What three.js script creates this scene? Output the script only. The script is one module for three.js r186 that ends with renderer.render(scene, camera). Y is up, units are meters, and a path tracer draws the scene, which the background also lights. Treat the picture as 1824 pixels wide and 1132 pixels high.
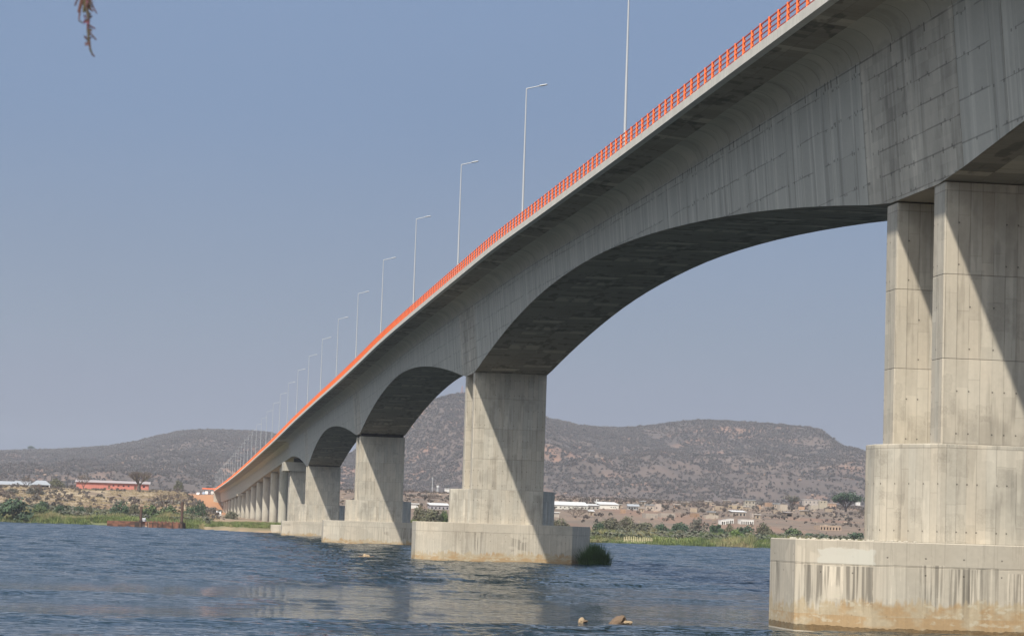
import * as THREE from 'three';
import { mergeGeometries } from 'three/addons/utils/BufferGeometryUtils.js';

// ---------------------------------------------------------------- camera, sky, sun, exposure, haze
// t = metres to the right of the bridge's direction, y = up, s = metres along the bridge; world = (t, y, -s)
const F = 4368, YAW = 0.1348, PITCH = 0.0858, ROLL = 0.0327, CAM_H = 3.173;
const sy = Math.sin(YAW), cy = Math.cos(YAW), sp = Math.sin(PITCH), cp = Math.cos(PITCH), sr = Math.sin(ROLL), cr = Math.cos(ROLL);
const vF = [sy * cp, sp, cy * cp], r0 = [cy, 0, -sy], u0 = [-sy * sp, cp, -cy * sp];
const vR = r0.map((v, i) => cr * v + sr * u0[i]), vU = r0.map((v, i) => -sr * v + cr * u0[i]);
const W3 = (t, y, s) => new THREE.Vector3(t, y, -s);
const scene = new THREE.Scene();
const camera = new THREE.PerspectiveCamera(2 * Math.atan(566 / F) * 180 / Math.PI, 1824 / 1132, 0.3, 20000);
camera.position.set(0, CAM_H, 0);
camera.quaternion.setFromRotationMatrix(new THREE.Matrix4().makeBasis(W3(...vR), W3(...vU), W3(...vF).negate()));
camera.focus = 150; camera.userData.fStop = 11;
scene.add(camera);
const renderer = new THREE.WebGLRenderer({ antialias: true });
renderer.toneMapping = THREE.LinearToneMapping;
renderer.toneMappingExposure = 1.5;
renderer.shadowMap.enabled = true;
const EXPO = 1.5;

const SUN = [-0.3385, 0.769, -0.5417];                       // direction to the sun in (t, y, s)
const sun = new THREE.DirectionalLight(new THREE.Color().setRGB(1, 0.925, 0.80), 3.65);
sun.position.set(SUN[0] * 900 + 60, SUN[1] * 900, -SUN[2] * 900 - 400);
sun.target.position.set(60, 0, -400);
sun.castShadow = true; sun.shadow.radius = 1.3;
sun.shadow.mapSize.set(4096, 4096);
Object.assign(sun.shadow.camera, { left: -700, right: 700, top: 700, bottom: -700, near: 10, far: 3000 });
scene.add(sun, sun.target);

function rng(seed) { let a = seed >>> 0; return () => { a = (a + 0x6D2B79F5) >>> 0; let t = a; t = Math.imul(t ^ (t >>> 15), t | 1); t ^= t + Math.imul(t ^ (t >>> 7), t | 61); return ((t ^ (t >>> 14)) >>> 0) / 4294967296; }; }
const hash2 = (x, y, k = 0) => { let h = Math.imul(x | 0, 374761393) ^ Math.imul(y | 0, 668265263) ^ Math.imul(k | 0, 2147483647 ^ 0x51ed270b); h = Math.imul(h ^ (h >>> 13), 1274126177); h ^= h >>> 16; return (h >>> 0) / 4294967296; };
const sm = (a, b, x) => { x = Math.min(1, Math.max(0, (x - a) / (b - a))); return x * x * (3 - 2 * x); };
const mix = (a, b, f) => a + (b - a) * f;
const clamp = (x, a, b) => Math.min(b, Math.max(a, x));
const mod = (a, n) => ((a % n) + n) % n;
const LAT = new Float32Array(65536); { const r = rng(4242); for (let i = 0; i < 65536; i++) LAT[i] = r(); }
function noise(x, y, k = 0) {   // value noise on a 256 x 256 lattice
  x += k * 37.13; y += k * 91.71; const xi = Math.floor(x), yi = Math.floor(y), fx = x - xi, fy = y - yi, ux = fx * fx * (3 - 2 * fx), uy = fy * fy * (3 - 2 * fy);
  const x0 = xi & 255, x1 = (xi + 1) & 255, y0 = (yi & 255) << 8, y1 = ((yi + 1) & 255) << 8, a = LAT[y0 | x0], c = LAT[y1 | x0], p = a + (LAT[y0 | x1] - a) * ux, q = c + (LAT[y1 | x1] - c) * ux;
  return p + (q - p) * uy;
}
function fbm(x, y, o = 4, k = 0) { let a = 0.5, s = 0, n = 0; for (let i = 0; i < o; i++) { s += a * noise(x, y, k + i * 7); n += a; x *= 2; y *= 2; a *= 0.5; } return s / n; }
const lin = (c) => { c /= 255; return c <= 0.04045 ? c / 12.92 : Math.pow((c + 0.055) / 1.055, 2.4); };
{ // hazy clear sky, paler at the horizon
  const w = 512, h = 256, d = new Float32Array(w * h * 4);
  const st = [[-90, 136, 138, 146], [-1, 137, 146, 161], [0, 137, 146, 161], [2, 140, 149, 165], [3, 145, 154, 172], [4.2, 144, 157, 175], [9.3, 129, 151, 182], [12.5, 129, 152, 185], [25, 110, 141, 181], [50, 90, 128, 174], [90, 84, 120, 168]];
  const sd = W3(...SUN).normalize();
  for (let j = 0; j < h; j++) for (let i = 0; i < w; i++) {
    const el = ((j + 0.5) / h - 0.5) * 180; let k = 0; while (k < st.length - 2 && el > st[k + 1][0]) k++;
    const f = THREE.MathUtils.clamp((el - st[k][0]) / (st[k + 1][0] - st[k][0]), 0, 1), a = ((i + 0.5) / w - 0.5) * 2 * Math.PI;
    const v = new THREE.Vector3(Math.cos(el * Math.PI / 180) * Math.cos(a), Math.sin(el * Math.PI / 180), Math.cos(el * Math.PI / 180) * Math.sin(a));
    const q = Math.max(0, v.dot(sd)), g = 1.6 * q ** 3 + 1.3 * q ** 24;   // haze glow around the sun; broad lobe added to brighten shaded faces
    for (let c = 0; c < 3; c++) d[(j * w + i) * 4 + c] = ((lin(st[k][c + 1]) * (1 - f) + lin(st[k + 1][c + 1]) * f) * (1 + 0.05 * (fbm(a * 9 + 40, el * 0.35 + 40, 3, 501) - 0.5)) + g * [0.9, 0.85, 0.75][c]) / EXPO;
    d[(j * w + i) * 4 + 3] = 1;
  }
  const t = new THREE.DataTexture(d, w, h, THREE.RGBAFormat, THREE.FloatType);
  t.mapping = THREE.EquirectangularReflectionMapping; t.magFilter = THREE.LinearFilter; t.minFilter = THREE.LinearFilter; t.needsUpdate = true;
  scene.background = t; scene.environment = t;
}
scene.fog = new THREE.FogExp2(new THREE.Color().setRGB(0.81, 0.86, 1.0), 0.00009);

// ---------------------------------------------------------------- more helpers
function curve(p) { // monotone-ish cubic through control points
  return (x) => { let i = 0; while (i < p.length - 2 && x > p[i + 1][0]) i++;
    const [x0, y0] = p[i], [x1, y1] = p[i + 1], h = x1 - x0, m = (j) => j <= 0 ? (p[1][1] - p[0][1]) / (p[1][0] - p[0][0]) : j >= p.length - 1 ? (p[j][1] - p[j - 1][1]) / (p[j][0] - p[j - 1][0]) : (p[j + 1][1] - p[j - 1][1]) / (p[j + 1][0] - p[j - 1][0]);
    const u = (x - x0) / h; if (u < 0) return y0 + m(0) * (x - x0); if (u > 1) return y1 + m(i + 1) * (x - x1);
    return y0 * (1 + 2 * u) * (1 - u) ** 2 + m(i) * h * u * (1 - u) ** 2 + y1 * u * u * (3 - 2 * u) + m(i + 1) * h * u * u * (u - 1); };
}
function lerpTable(p) { return (x) => { let i = 0; while (i < p.length - 2 && x > p[i + 1][0]) i++; const f = clamp((x - p[i][0]) / (p[i + 1][0] - p[i][0]), 0, 1); return mix(p[i][1], p[i + 1][1], f); }; }
// a photograph pixel seen at distance s along the bridge axis -> [t, y]
function px(x, y, s) { const a = x - 912, b = 566 - y, v = vF.map((f, i) => f * F + vR[i] * a + vU[i] * b), k = s / v[2]; return [k * v[0], k * v[1] + CAM_H]; }
const used = {};
function numbered(n) { const k = used[n] = (used[n] ?? -1) + 1; return k ? `${n}_${String(k).padStart(3, '0')}` : n; }
function tag(o, label, category, group, kind) { o.userData.label = label; if (category) o.userData.category = category; if (group) o.userData.group = group; if (kind) o.userData.kind = kind; return o; }
function thing(name, label, category, pos, turn = 0, group) { const o = new THREE.Group(); o.name = numbered(name); o.position.set(pos[0], pos[1], -pos[2]); o.rotation.y = turn; scene.add(o); return tag(o, label, category, group); }
function shadow(m) { m.castShadow = m.receiveShadow = true; return m; }
function part(name, geo, mat, parent) { const m = shadow(new THREE.Mesh(Array.isArray(geo) ? mergeGeometries(geo.map(plain)) : geo, mat)); m.name = name; parent.add(m); return m; }
function plain(g) { g = g.index ? g.toNonIndexed() : g; for (const k of Object.keys(g.attributes)) if (!['position', 'normal', 'uv', 'color'].includes(k)) g.deleteAttribute(k); return g; }
function copy(o, name, label, group, pos, turn, scale) { const c = o.clone(); c.name = numbered(name); c.userData = { ...o.userData }; scene.add(c); if (label) c.userData.label = label; if (group) c.userData.group = group; if (pos) c.position.set(pos[0], pos[1], -pos[2]); if (turn !== undefined) c.rotation.y = turn; if (scale) Array.isArray(scale) ? c.scale.set(...scale) : c.scale.setScalar(scale); return c; }
function box(t0, t1, y0, y1, s0, s1) { const g = new THREE.BoxGeometry(t1 - t0, y1 - y0, s1 - s0); g.translate((t0 + t1) / 2, (y0 + y1) / 2, -(s0 + s1) / 2); return g; }
// strips: rows of [t, y, s, u, v]; returns an indexed grid
function grid(rows, flip) { const n = rows[0].length, P = [], U = [], I = []; for (const r of rows) for (const q of r) { P.push(q[0], q[1], -q[2]); U.push(q[3], q[4]); }
  for (let i = 0; i < rows.length - 1; i++) for (let j = 0; j < n - 1; j++) { const a = i * n + j, b = a + 1, c = a + n, d = c + 1; flip ? I.push(a, b, c, b, d, c) : I.push(a, c, b, b, c, d); }
  const g = new THREE.BufferGeometry(); g.setAttribute('position', new THREE.Float32BufferAttribute(P, 3)); g.setAttribute('uv', new THREE.Float32BufferAttribute(U, 2)); g.setIndex(I); g.computeVertexNormals(); return g; }
function inset(poly, d) { let ct = 0, cs = 0; for (const [t, s] of poly) { ct += t / poly.length; cs += s / poly.length; } return poly.map(([t, s]) => [t - Math.sign(t - ct) * Math.min(d, Math.abs(t - ct)), s - Math.sign(s - cs) * Math.min(d, Math.abs(s - cs))]); }
// upright prism over a polygon (t, s); rings = [[y, inset], ...]; u runs round the sides in metres, v = y - vOff
function prism(poly, rings, uOff = 0, vOff = 0) {
  const gs = [], n = poly.length, at = rings.map(([y, d]) => inset(poly, d));
  let u = uOff;
  for (let i = 0; i < n; i++) { const j = (i + 1) % n, L = Math.hypot(poly[j][0] - poly[i][0], poly[j][1] - poly[i][1]);
    for (let k = 0; k < rings.length - 1; k++) { const a = at[k], b = at[k + 1], y0 = rings[k][0], y1 = rings[k + 1][0];
      gs.push(grid([[[...ins(a[i], y0), u, y0 - vOff], [...ins(a[j], y0), u + L, y0 - vOff]], [[...ins(b[i], y1), u, y1 - vOff], [...ins(b[j], y1), u + L, y1 - vOff]]], true)); }
    u += L; }
  for (const [k, f] of [[0, -1], [rings.length - 1, 1]]) { const a = at[k], y = rings[k][0], P = [], U = [];
    for (let i = 1; i < n - 1; i++) for (const q of f > 0 ? [a[0], a[i], a[i + 1]] : [a[0], a[i + 1], a[i]]) { P.push(q[0], y, -q[1]); U.push(q[0], q[1]); }
    const g = new THREE.BufferGeometry(); g.setAttribute('position', new THREE.Float32BufferAttribute(P, 3)); g.setAttribute('uv', new THREE.Float32BufferAttribute(U, 2)); g.computeVertexNormals(); gs.push(g); }
  return mergeGeometries(gs.map(plain));
  function ins(q, y) { return [q[0], y, q[1]]; }
}

// ---------------------------------------------------------------- textures and materials
const enc = (v) => { v = clamp(v, 0, 1); return 255 * (v <= 0.0031308 ? v * 12.92 : 1.055 * Math.pow(v, 1 / 2.4) - 0.055); };
function texture(w, h, mw, mh, fn) { // fn(u, v in metres) -> linear rgb
  const d = new Uint8Array(w * h * 4);
  for (let j = 0; j < h; j++) for (let i = 0; i < w; i++) { const c = fn((i + 0.5) / w * mw, (j + 0.5) / h * mh), o = (j * w + i) * 4; d[o] = enc(c[0]); d[o + 1] = enc(c[1]); d[o + 2] = enc(c[2]); d[o + 3] = 255; }
  const t = new THREE.DataTexture(d, w, h); t.colorSpace = THREE.SRGBColorSpace; t.wrapS = t.wrapT = THREE.RepeatWrapping; t.magFilter = THREE.LinearFilter; t.minFilter = THREE.LinearMipmapLinearFilter; t.generateMipmaps = true; t.repeat.set(1 / mw, 1 / mh); t.needsUpdate = true; return t;
}
const CON = [0.43, 0.395, 0.33];
const tone = (k, base = CON, warm = 0) => [base[0] * k * (1 + warm), base[1] * k, base[2] * k * (1 - warm)];
function std(o) { return new THREE.MeshStandardMaterial({ roughness: 0.9, metalness: 0, ...o }); }
function boardTexture(seed, bw, lift, nb, nl, w, h, holes = true) { // board-marked concrete: boards, pours, tie holes, runs and repair patches
  const mw = bw * nb, mh = lift * nl, r = rng(seed), patches = [];
  for (let i = 0; i < 26; i++) patches.push([r() * mw, r() * mh, 0.12 + r() * 0.3, 0.12 + r() * 0.45, r()]);
  return texture(w, h, mw, mh, (u, v) => {
    const uw = u + 0.012 * (noise(u * 2, v * 3, seed) - 0.5), bi = Math.floor(uw / bw), li = Math.floor(v / lift), fv = v / lift - li, split = 0.15 + 0.7 * hash2(bi, li, seed + 3);
    let k = 0.96 + 0.17 * hash2(bi, li * 2 + (fv > split ? 1 : 0), seed) + 0.06 * (hash2(li, 3, seed) - 0.5);
    k += 0.16 * (fbm(u * 0.9, v * 0.7, 4, seed) - 0.5) + 0.10 * (fbm(u * 9, v * 9, 3, seed + 5) - 0.5);
    k += 0.16 * (fbm(u * 11, v * 0.45, 3, seed + 9) - 0.5);
    const de = Math.min(uw - bi * bw, (bi + 1) * bw - uw), dl = Math.min(fv, 1 - fv) * lift;
    k *= 1 - (0.30 * hash2(bi + (uw - bi * bw > bw / 2 ? 1 : 0), li, seed + 1) + 0.08) * (1 - sm(0.006, 0.024, de)) * sm(0.25, 0.6, noise(u * 30, v * 1.7, seed + 2) + 0.15);
    k *= 1 - 0.34 * (1 - sm(0.010, 0.030, dl)) * (0.5 + 0.5 * noise(u * 3, v, seed + 8));
    if (Math.abs((fv - split) * lift) < 0.014 && hash2(bi, li, seed + 4) > 0.45) k *= 0.86;
    k *= 1 - 0.15 * sm(0.56, 0.68, fbm(u * 0.7 + 3, v * 0.45, 5, seed + 17)); k *= 1 - 0.16 * sm(0.6, 0.7, fbm(u * 3.2, v * 0.35, 4, seed + 18));
    let warm = 0.05 * (fbm(u * 0.6, v * 0.35, 3, seed + 21) - 0.45) + 0.03 * (hash2(bi, li, seed + 12) - 0.5);
    for (const p of patches) { const du = Math.abs(mod(u - p[0] + mw / 2, mw) - mw / 2), dv = Math.abs(mod(v - p[1] + mh / 2, mh) - mh / 2), e = 0.12 * (fbm(u * 6, v * 6, 3, seed + 31) - 0.5); if (du < p[2] + e && dv < p[3] + e) k *= p[4] > 0.72 ? 1.07 : 0.84 + 0.13 * fbm(u * 20, v * 20, 2, seed); }
    if (holes && hash2(bi, li, seed + 40) > 0.35) for (const hv of [0.12, 0.62]) { const dx = uw - (bi + 0.06) * bw, dy = (fv - hv) * lift, q = Math.hypot(dx, dy); if (q < 0.032) k *= 0.35; else if (q < 0.1 && dy < 0) k *= 0.94; }
    return tone(k, CON, warm);
  });
}
// pile cap: rough pours, dark runs under the top joint, limewash patches, mud and rust stain up to the flood line
function capTexture(seed, mw, mh, w, h, near) {
  return texture(w, h, mw, mh, (u, v) => {
    const seam = mh - 0.86 + 0.02 * noise(u * 2, 1, seed), pan = Math.floor(u / 1.35), fp = u / 1.35 - pan;
    let k = 0.93 + 0.09 * hash2(pan, v > seam ? 1 : 0, seed) + 0.2 * (fbm(u * 0.7, v * 0.8, 4, seed) - 0.5) + 0.12 * (fbm(u * 8, v * 8, 3, seed + 1) - 0.5);
    const run = fbm(u * 10, v * 0.35, 3, seed + 2), zone = sm(0.50, 0.66, fbm(u * 0.55, 3.1, 3, seed + 3));
    if (v < seam) k *= 1 - 0.42 * zone * sm(0.42, 0.62, run) * sm(seam - 2.3, seam - 1.2, v + 0.5 * noise(u * 6, 0, seed + 4));
    const wz = sm(0.55, 0.62, fbm(u * 0.5 + 3, v * 0.9, 3, seed + 6));
    if (wz > 0) k = mix(k, 1.16 - 0.25 * sm(0.5, 0.7, run), wz * 0.75);
    const line = fbm(u * 24, v * 0.5, 2, seed + 7); if (line > 0.72 && v < seam) k *= 1.13; if (line < 0.27) k *= 0.9;
    if (Math.min(fp, 1 - fp) * 1.35 < 0.012) k *= 0.86;
    if (Math.abs(v - seam) < 0.018) k *= 0.72;
    for (const hv of [0.62, 2.05, 2.62]) { const d = Math.hypot((fp - 0.5) * 1.35, v - hv); if (d < 0.03 && hash2(pan, hv * 10, seed) > 0.3) k *= 0.4; }
    if (near) for (const [u0, u1, v0, v1, q] of [[4.0, 4.8, 0.95, 2.28, 0.6], [5.65, 6.95, 0.9, 2.28, 0.6], [4.8, 5.65, 1.5, 2.25, 0.84], [8.6, 9.45, 0.95, 2.4, 0.8], [9.6, 10.9, 0.85, 2.3, 0.82], [11.7, 12.6, 0.9, 2.2, 0.82], [0.7, 1.5, 0.9, 2.3, 0.8]]) {
      const e = 0.1 * (fbm(u * 9, v * 3, 3, 77) - 0.5), m = sm(u0 - 0.04, u0 + 0.04, u + e) * (1 - sm(u1 - 0.04, u1 + 0.04, u + e)) * sm(v0 - 0.25, v0 + 0.3, v + 0.8 * (fbm(u * 14, 3.3, 2, 78) - 0.5)) * (1 - sm(v1 - 0.02, v1 + 0.02, v));
      k = mix(k, k * q * (0.75 + 0.75 * sm(0.38, 0.62, fbm(u * 13, v * 0.3, 3, 79))), m); }
    let cool = 0; if (near) { const e = 0.35 * (fbm(u * 2.2, v * 3, 4, 82) - 0.5), m = sm(4.55, 4.65, u + e) * (1 - sm(6.95, 7.05, u + e)) * sm(seam, seam + 0.02, v) * (1 - sm(2.86, 2.92, v + e)); k = mix(k, 1.24, 0.85 * m); cool = m; const m2 = sm(5.0, 5.1, u) * (1 - sm(5.5, 5.6, u)) * sm(1.1, 1.16, v + e) * (1 - sm(1.6, 1.7, v + e)); k = mix(k, 1.22, 0.7 * m2); }
    let c = tone(k, CON, 0.015 - 0.06 * cool + 0.06 * (fbm(u * 0.4, v * 0.4, 3, seed + 9) - 0.5));
    // stain with its own ragged outline and grain
    const edge = (near ? 1.08 : 0.92) + 0.75 * (fbm(u * 1.3, v * 0.8, 5, seed + 11) - 0.5) + 0.5 * (fbm(u * 9, v * 2.5, 3, seed + 12) - 0.5), st = sm(-0.14, 0.14, edge - v);
    const rust = sm(0.35, 0.68, fbm(u * 1.7, v * 3.0, 4, seed + 13) + (v < 0.6 ? 0.12 : -0.1)), gr = 0.88 + 0.24 * fbm(u * 14, v * 14, 3, seed + 14);
    const m = [mix(0.40, 0.36, rust) * gr, mix(0.325, 0.235, rust) * gr, mix(0.215, 0.11, rust) * gr]; c = c.map((x, i) => mix(x, m[i] * (0.75 + 0.25 * k), st * 0.85));
    const salt = 0.6 * fbm(u * 6, v * 9, 5, seed + 15) + 0.4 * fbm(u * 1.5, v * 4, 3, seed + 16) + 0.02; if (salt > 0.58 && v > 0.35 && v < 1.3) c = c.map((x, i) => mix(x, [0.5, 0.46, 0.36][i], sm(0.58, 0.72, salt) * 0.55));
    const wet = 0.16 + 0.12 * fbm(u * 5, 1, 3, seed); if (v < wet) c = c.map((x, i) => x * [0.45, 0.42, 0.36][i] * (0.8 + 0.4 * noise(u * 20, v * 20, seed)));
    return c;
  });
}
// webs of the box girder: form panels with dark joints, long runs
function webTexture(seed, mw, mh, w, h, pw, ph, patchy) {
  return texture(w, h, mw, mh, (u, v) => {
    const row = Math.floor(v / ph), pi = Math.floor((u + (patchy ? 0.7 * (row % 2) : 0)) / pw), fu = (u + (patchy ? 0.7 * (row % 2) : 0)) / pw - pi, fv = v / ph - row;
    let k = 0.92 + 0.1 * hash2(pi, row, seed) + 0.16 * (fbm(u * 0.5, v * 0.5, 4, seed) - 0.5) + 0.08 * (fbm(u * 7, v * 7, 3, seed) - 0.5);
    const run = fbm(u * 2.2, v * 0.14, 4, seed + 2); k *= 1 - 0.24 * sm(0.58, 0.74, run); k *= 1 + 0.22 * sm(0.52, 0.78, fbm(u * 3 + 40, v * 0.12, 3, seed + 4));
    const dj = Math.min(fv, 1 - fv) * ph, dv = Math.min(fu, 1 - fu) * pw;
    k *= 1 - 0.38 * (1 - sm(0.012, 0.045, dj)) * sm(0.35, 0.55, noise(u * 1.1, row, seed + 5));
    k *= 1 - 0.28 * (1 - sm(0.006, 0.028, dv)) * sm(0.3, 0.6, noise(pi, v * 1.1, seed + 6));
    if (Math.abs(v - 1.09) < 0.035) k *= 0.45 + 0.4 * noise(u * 1.3, 2, seed + 15); if (v < 1.35 && v > 1.0 && hash2(Math.floor(u * 2.2), 5, seed + 16) > 0.86 && mod(u * 2.2, 1) < 0.3) k *= 0.4;
    if (dj < 0.1 && hash2(Math.floor(u * 7), row, seed + 7) > 0.93) k *= 0.6;
    let warm = patchy ? 0.02 : -0.02;
    if (patchy) { const q = hash2(Math.floor(u / 0.92 + row * 0.37), Math.floor(v / 0.48), seed + 8), e = fbm(u * 4, v * 4, 3, seed + 9); k *= q > 0.8 ? 0.8 + 0.2 * e : q > 0.62 ? 0.9 + 0.12 * e : q < 0.1 ? 1.08 : 1; k *= 0.8 + 0.4 * fbm(u * 0.9, v * 0.9, 4, seed + 33); if (Math.abs(mod(v, 0.48)) < 0.014 || Math.abs(mod(u + row * 0.34, 0.92)) < 0.012) k *= 0.92; }
    return tone(k, [0.43, 0.405, 0.345], warm);
  });
}
function soffitTexture(seed, mw, mh, w, h) { // underside: strips of form ply, some cleaner than others
  return texture(w, h, mw, mh, (u, v) => {
    const a = Math.floor(u / 1.25), b = Math.floor(v / 0.62), q = hash2(a, b, seed), r2 = hash2(Math.floor(u / 2.5), Math.floor(v / 1.24), seed + 1);
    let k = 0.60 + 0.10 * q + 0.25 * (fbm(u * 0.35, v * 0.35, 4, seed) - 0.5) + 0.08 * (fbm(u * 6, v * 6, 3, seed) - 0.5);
    if (r2 > 0.9) k *= 1.55; if (q < 0.09) k *= 0.75;
    if (Math.min(mod(v, 0.62), 0.62 - mod(v, 0.62)) < 0.014 || Math.min(mod(u, 1.25), 1.25 - mod(u, 1.25)) < 0.012) k *= 0.8;
    k *= 1 - 0.4 * sm(0.62, 0.7, fbm(u * 1.3, v * 0.5, 4, seed + 3));
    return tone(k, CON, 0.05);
  });
}
function plainTexture(seed, mw, mh, w, h, base = CON, joint = 0, streak = 0.12) {
  return texture(w, h, mw, mh, (u, v) => { let k = 0.95 + 0.2 * (fbm(u * 0.8, v * 0.8, 4, seed) - 0.5) + 0.1 * (fbm(u * 9, v * 9, 3, seed) - 0.5) + streak * (fbm(u * 9, v * 0.4, 3, seed + 2) - 0.5); if (joint && Math.min(mod(u, joint), joint - mod(u, joint)) < 0.015) k *= 0.82; return tone(k, base, 0.02 * (fbm(u, v, 2, seed + 5) - 0.5)); });
}
function mapped(t, bump = 0.006, extra = {}) { return std({ map: t, bumpMap: t, bumpScale: bump, ...extra }); }
const M = {};
M.board = mapped(boardTexture(11, 0.43, 2.95, 20, 4, 1024, 1024), 0.012);
M.boardFar = mapped(boardTexture(57, 0.435, 2.7, 20, 4, 1024, 1024), 0.012);
M.block = mapped(boardTexture(83, 0.36, 3.3, 24, 1, 1024, 512), 0.012);
M.capNear = mapped(capTexture(5, 44, 3.2, 2048, 512, true), 0.02);
M.cap = mapped(capTexture(41, 44, 3.65, 2048, 256), 0.02);
M.web = mapped(webTexture(7, 27.04, 8, 1536, 1024, 2.24, 1.45), 0.012);
M.webPier = mapped(webTexture(19, 11.5, 8, 1024, 768, 2.3, 0.96, true), 0.012);
M.soffit = mapped(soffitTexture(23, 15, 24.8, 768, 1024), 0.01);
M.concrete = mapped(plainTexture(31, 9, 9, 512, 512, [0.43, 0.405, 0.345]), 0.01);
M.edge = mapped(plainTexture(37, 12, 3, 1024, 256, [0.60, 0.575, 0.52], 1.5, 0.2), 0.004);
M.fillet = mapped(texture(1536, 128, 38, 3, (u, v) => { const i = Math.floor(u / 2.375), f = u / 2.375 - i, e = Math.min(f, 1 - f) * 2.375; let k = 0.9 + 0.1 * hash2(i, 1, 39) + 0.2 * (fbm(u * 0.8, v, 4, 39) - 0.5) + 0.1 * (fbm(u * 8, v * 6, 3, 40) - 0.5); k *= 1 - (i % 2 ? 0.12 : 0.4) * (1 - sm(0.02, 0.07, e)); k *= 1 - 0.12 * sm(0.55, 0.7, fbm(u * 1.1, v * 1.3, 4, 43)); return tone(k, [0.42, 0.395, 0.33], 0.02); }), 0.012);
M.orange = std({ color: new THREE.Color().setRGB(0.95, 0.20, 0.055), roughness: 0.45 });
M.railRed = std({ color: new THREE.Color().setRGB(0.42, 0.05, 0.03), roughness: 0.5 });
M.galv = std({ color: new THREE.Color().setRGB(0.43, 0.45, 0.47), roughness: 0.5, metalness: 0.25 });
M.asphalt = std({ color: new THREE.Color().setRGB(0.05, 0.05, 0.05) });
M.rubber = std({ color: new THREE.Color().setRGB(0.02, 0.02, 0.02) });
const col = (r, g, b, o = {}) => std({ color: new THREE.Color().setRGB(r, g, b), ...o });

// ---------------------------------------------------------------- river, banks and hills
const shore = curve([[-400, 700], [-120, 695], [-46, 682], [-17, 668], [4, 638], [12, 592], [18, 560], [24, 556], [34, 560], [48, 574], [58, 586], [103, 592], [120, 582], [146, 590], [230, 600], [500, 640]]);
const left = lerpTable([[640, 0.8], [700, 1.9], [745, 3.2], [830, 7.0], [930, 10.5], [1030, 13.7], [1060, 14.5], [1250, 15.5], [1600, 18], [2100, 24], [2400, 30]]);
const corridor = lerpTable([[560, 1.2], [618, 2.2], [729, 2.9], [840, 3.5], [1000, 4.1], [1200, 5.2], [1330, 7], [1395, 12], [1425, 17.5], [1700, 17.5], [2100, 24], [2400, 30]]);
const right = lerpTable([[590, 0.6], [690, 2.4], [780, 5.0], [900, 9.0], [1100, 15.5], [1400, 22], [1750, 24.5], [2100, 27], [2400, 32]]);
// ridge line of the hills: photograph x, y turned into a height over the place where the ridge stands
const ridge = [[-260, 838, 4200], [-100, 818, 4200], [0, 805, 4200], [50, 803, 4200], [125, 800, 4200], [190, 796, 4150], [240, 787, 4100], [280, 777, 4100], [320, 769, 4050], [360, 766, 4000], [400, 767, 4000], [440, 769, 3950], [480, 771, 3900], [540, 790, 3700], [620, 812, 3500], [680, 775, 3400], [740, 732, 3350], [770, 714, 3300], [801, 705, 3300], [818, 702, 3300], [828, 701, 3300], [880, 706, 3300], [930, 726, 3350], [976, 746, 3400], [1000, 751, 3450], [1030, 758, 3500], [1060, 761, 3500], [1100, 763, 3500], [1140, 761, 3500], [1180, 756, 3450], [1220, 751, 3450], [1260, 749, 3450], [1300, 751, 3400], [1350, 754, 3400], [1400, 758, 3350], [1440, 761, 3300], [1460, 766, 3300], [1475, 779, 3300], [1500, 796, 3300], [1530, 816, 3300], [1545, 823, 3300], [1640, 868, 3250], [1824, 905, 3200], [2300, 930, 3100]]
  .map(([x, y, s]) => { const [t, h] = px(x, y, s); return [t, h, s]; }).sort((a, b) => a[0] - b[0]);
const ridgeH = lerpTable(ridge.map((r) => [r[0], r[1]])), ridgeS = lerpTable(ridge.map((r) => [r[0], r[2]]));
function ground(t, s) {
  const wC = sm(2, 20, t) * (1 - sm(1395, 1420, s) * (1 - sm(8, 26, t))), wR = sm(44, 95, t);
  let y = mix(mix(left(s), corridor(s), wC), right(s), wR);
  const rough = sm(700, 900, s) * (1 - sm(18, 30, t) * (1 - sm(40, 70, t)));
  y += rough * (1.6 * (fbm(t * 0.03, s * 0.018, 4, 3) - 0.5) + 0.7 * (fbm(t * 0.12, s * 0.1, 3, 5) - 0.5));
  if (t < 10 && s > 730 && s < 1040) { const q = y / 1.1 + 0.5 * fbm(t * 0.02, s * 0.01, 3, 8), st = Math.floor(q) + sm(0.55, 0.95, q - Math.floor(q)); y = mix(y, (st - 0.5 * fbm(t * 0.02, s * 0.01, 3, 8)) * 1.1, 0.7); }   // rock ledges
  const d = s - shore(t); y = Math.min(y, -0.25 + d * 0.13 + 0.5 * (fbm(t * 0.1, s * 0.1, 3, 9) - 0.5)); y = Math.max(y, -2.5);
  if (s > 2050) { const rs = ridgeS(t), H = ridgeH(t), a = clamp((s - 2050) / (rs - 2050), 0, 1), b = s > rs ? Math.exp(-(((s - rs) / 900) ** 2)) : 1;
    const prof = s > rs ? b : 0.30 * a + 0.70 * Math.pow(a, 1.7), gull = (fbm(t * 0.0045, s * 0.0028, 5, 17) - 0.5) * 70 * Math.sin(Math.PI * Math.min(1, a)) ** 0.8 + (fbm(t * 0.02, s * 0.014, 4, 19) - 0.5) * 22 * Math.sin(Math.PI * Math.min(1, a)) ** 0.7;
    y = mix(y, Math.max(2, 0), 0) * (1 - sm(0, 0.25, a)) + sm(0, 0.25, a) * 0 + (y * sm(0, 0.25, a)) * (1 - a) + Math.max(0, H - 0) * prof * a ** 0.15 * sm(0, 0.12, a) + gull * (s > rs ? 0.4 : 1); }
  return y;
}
const tLine = [], sNear = [], sFar = [];
for (let t = -1500; t < -160; t += 20) tLine.push(t); for (let t = -160; t < 560; t += 4) tLine.push(t); for (let t = 560; t <= 2300; t += 20) tLine.push(t);
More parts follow.
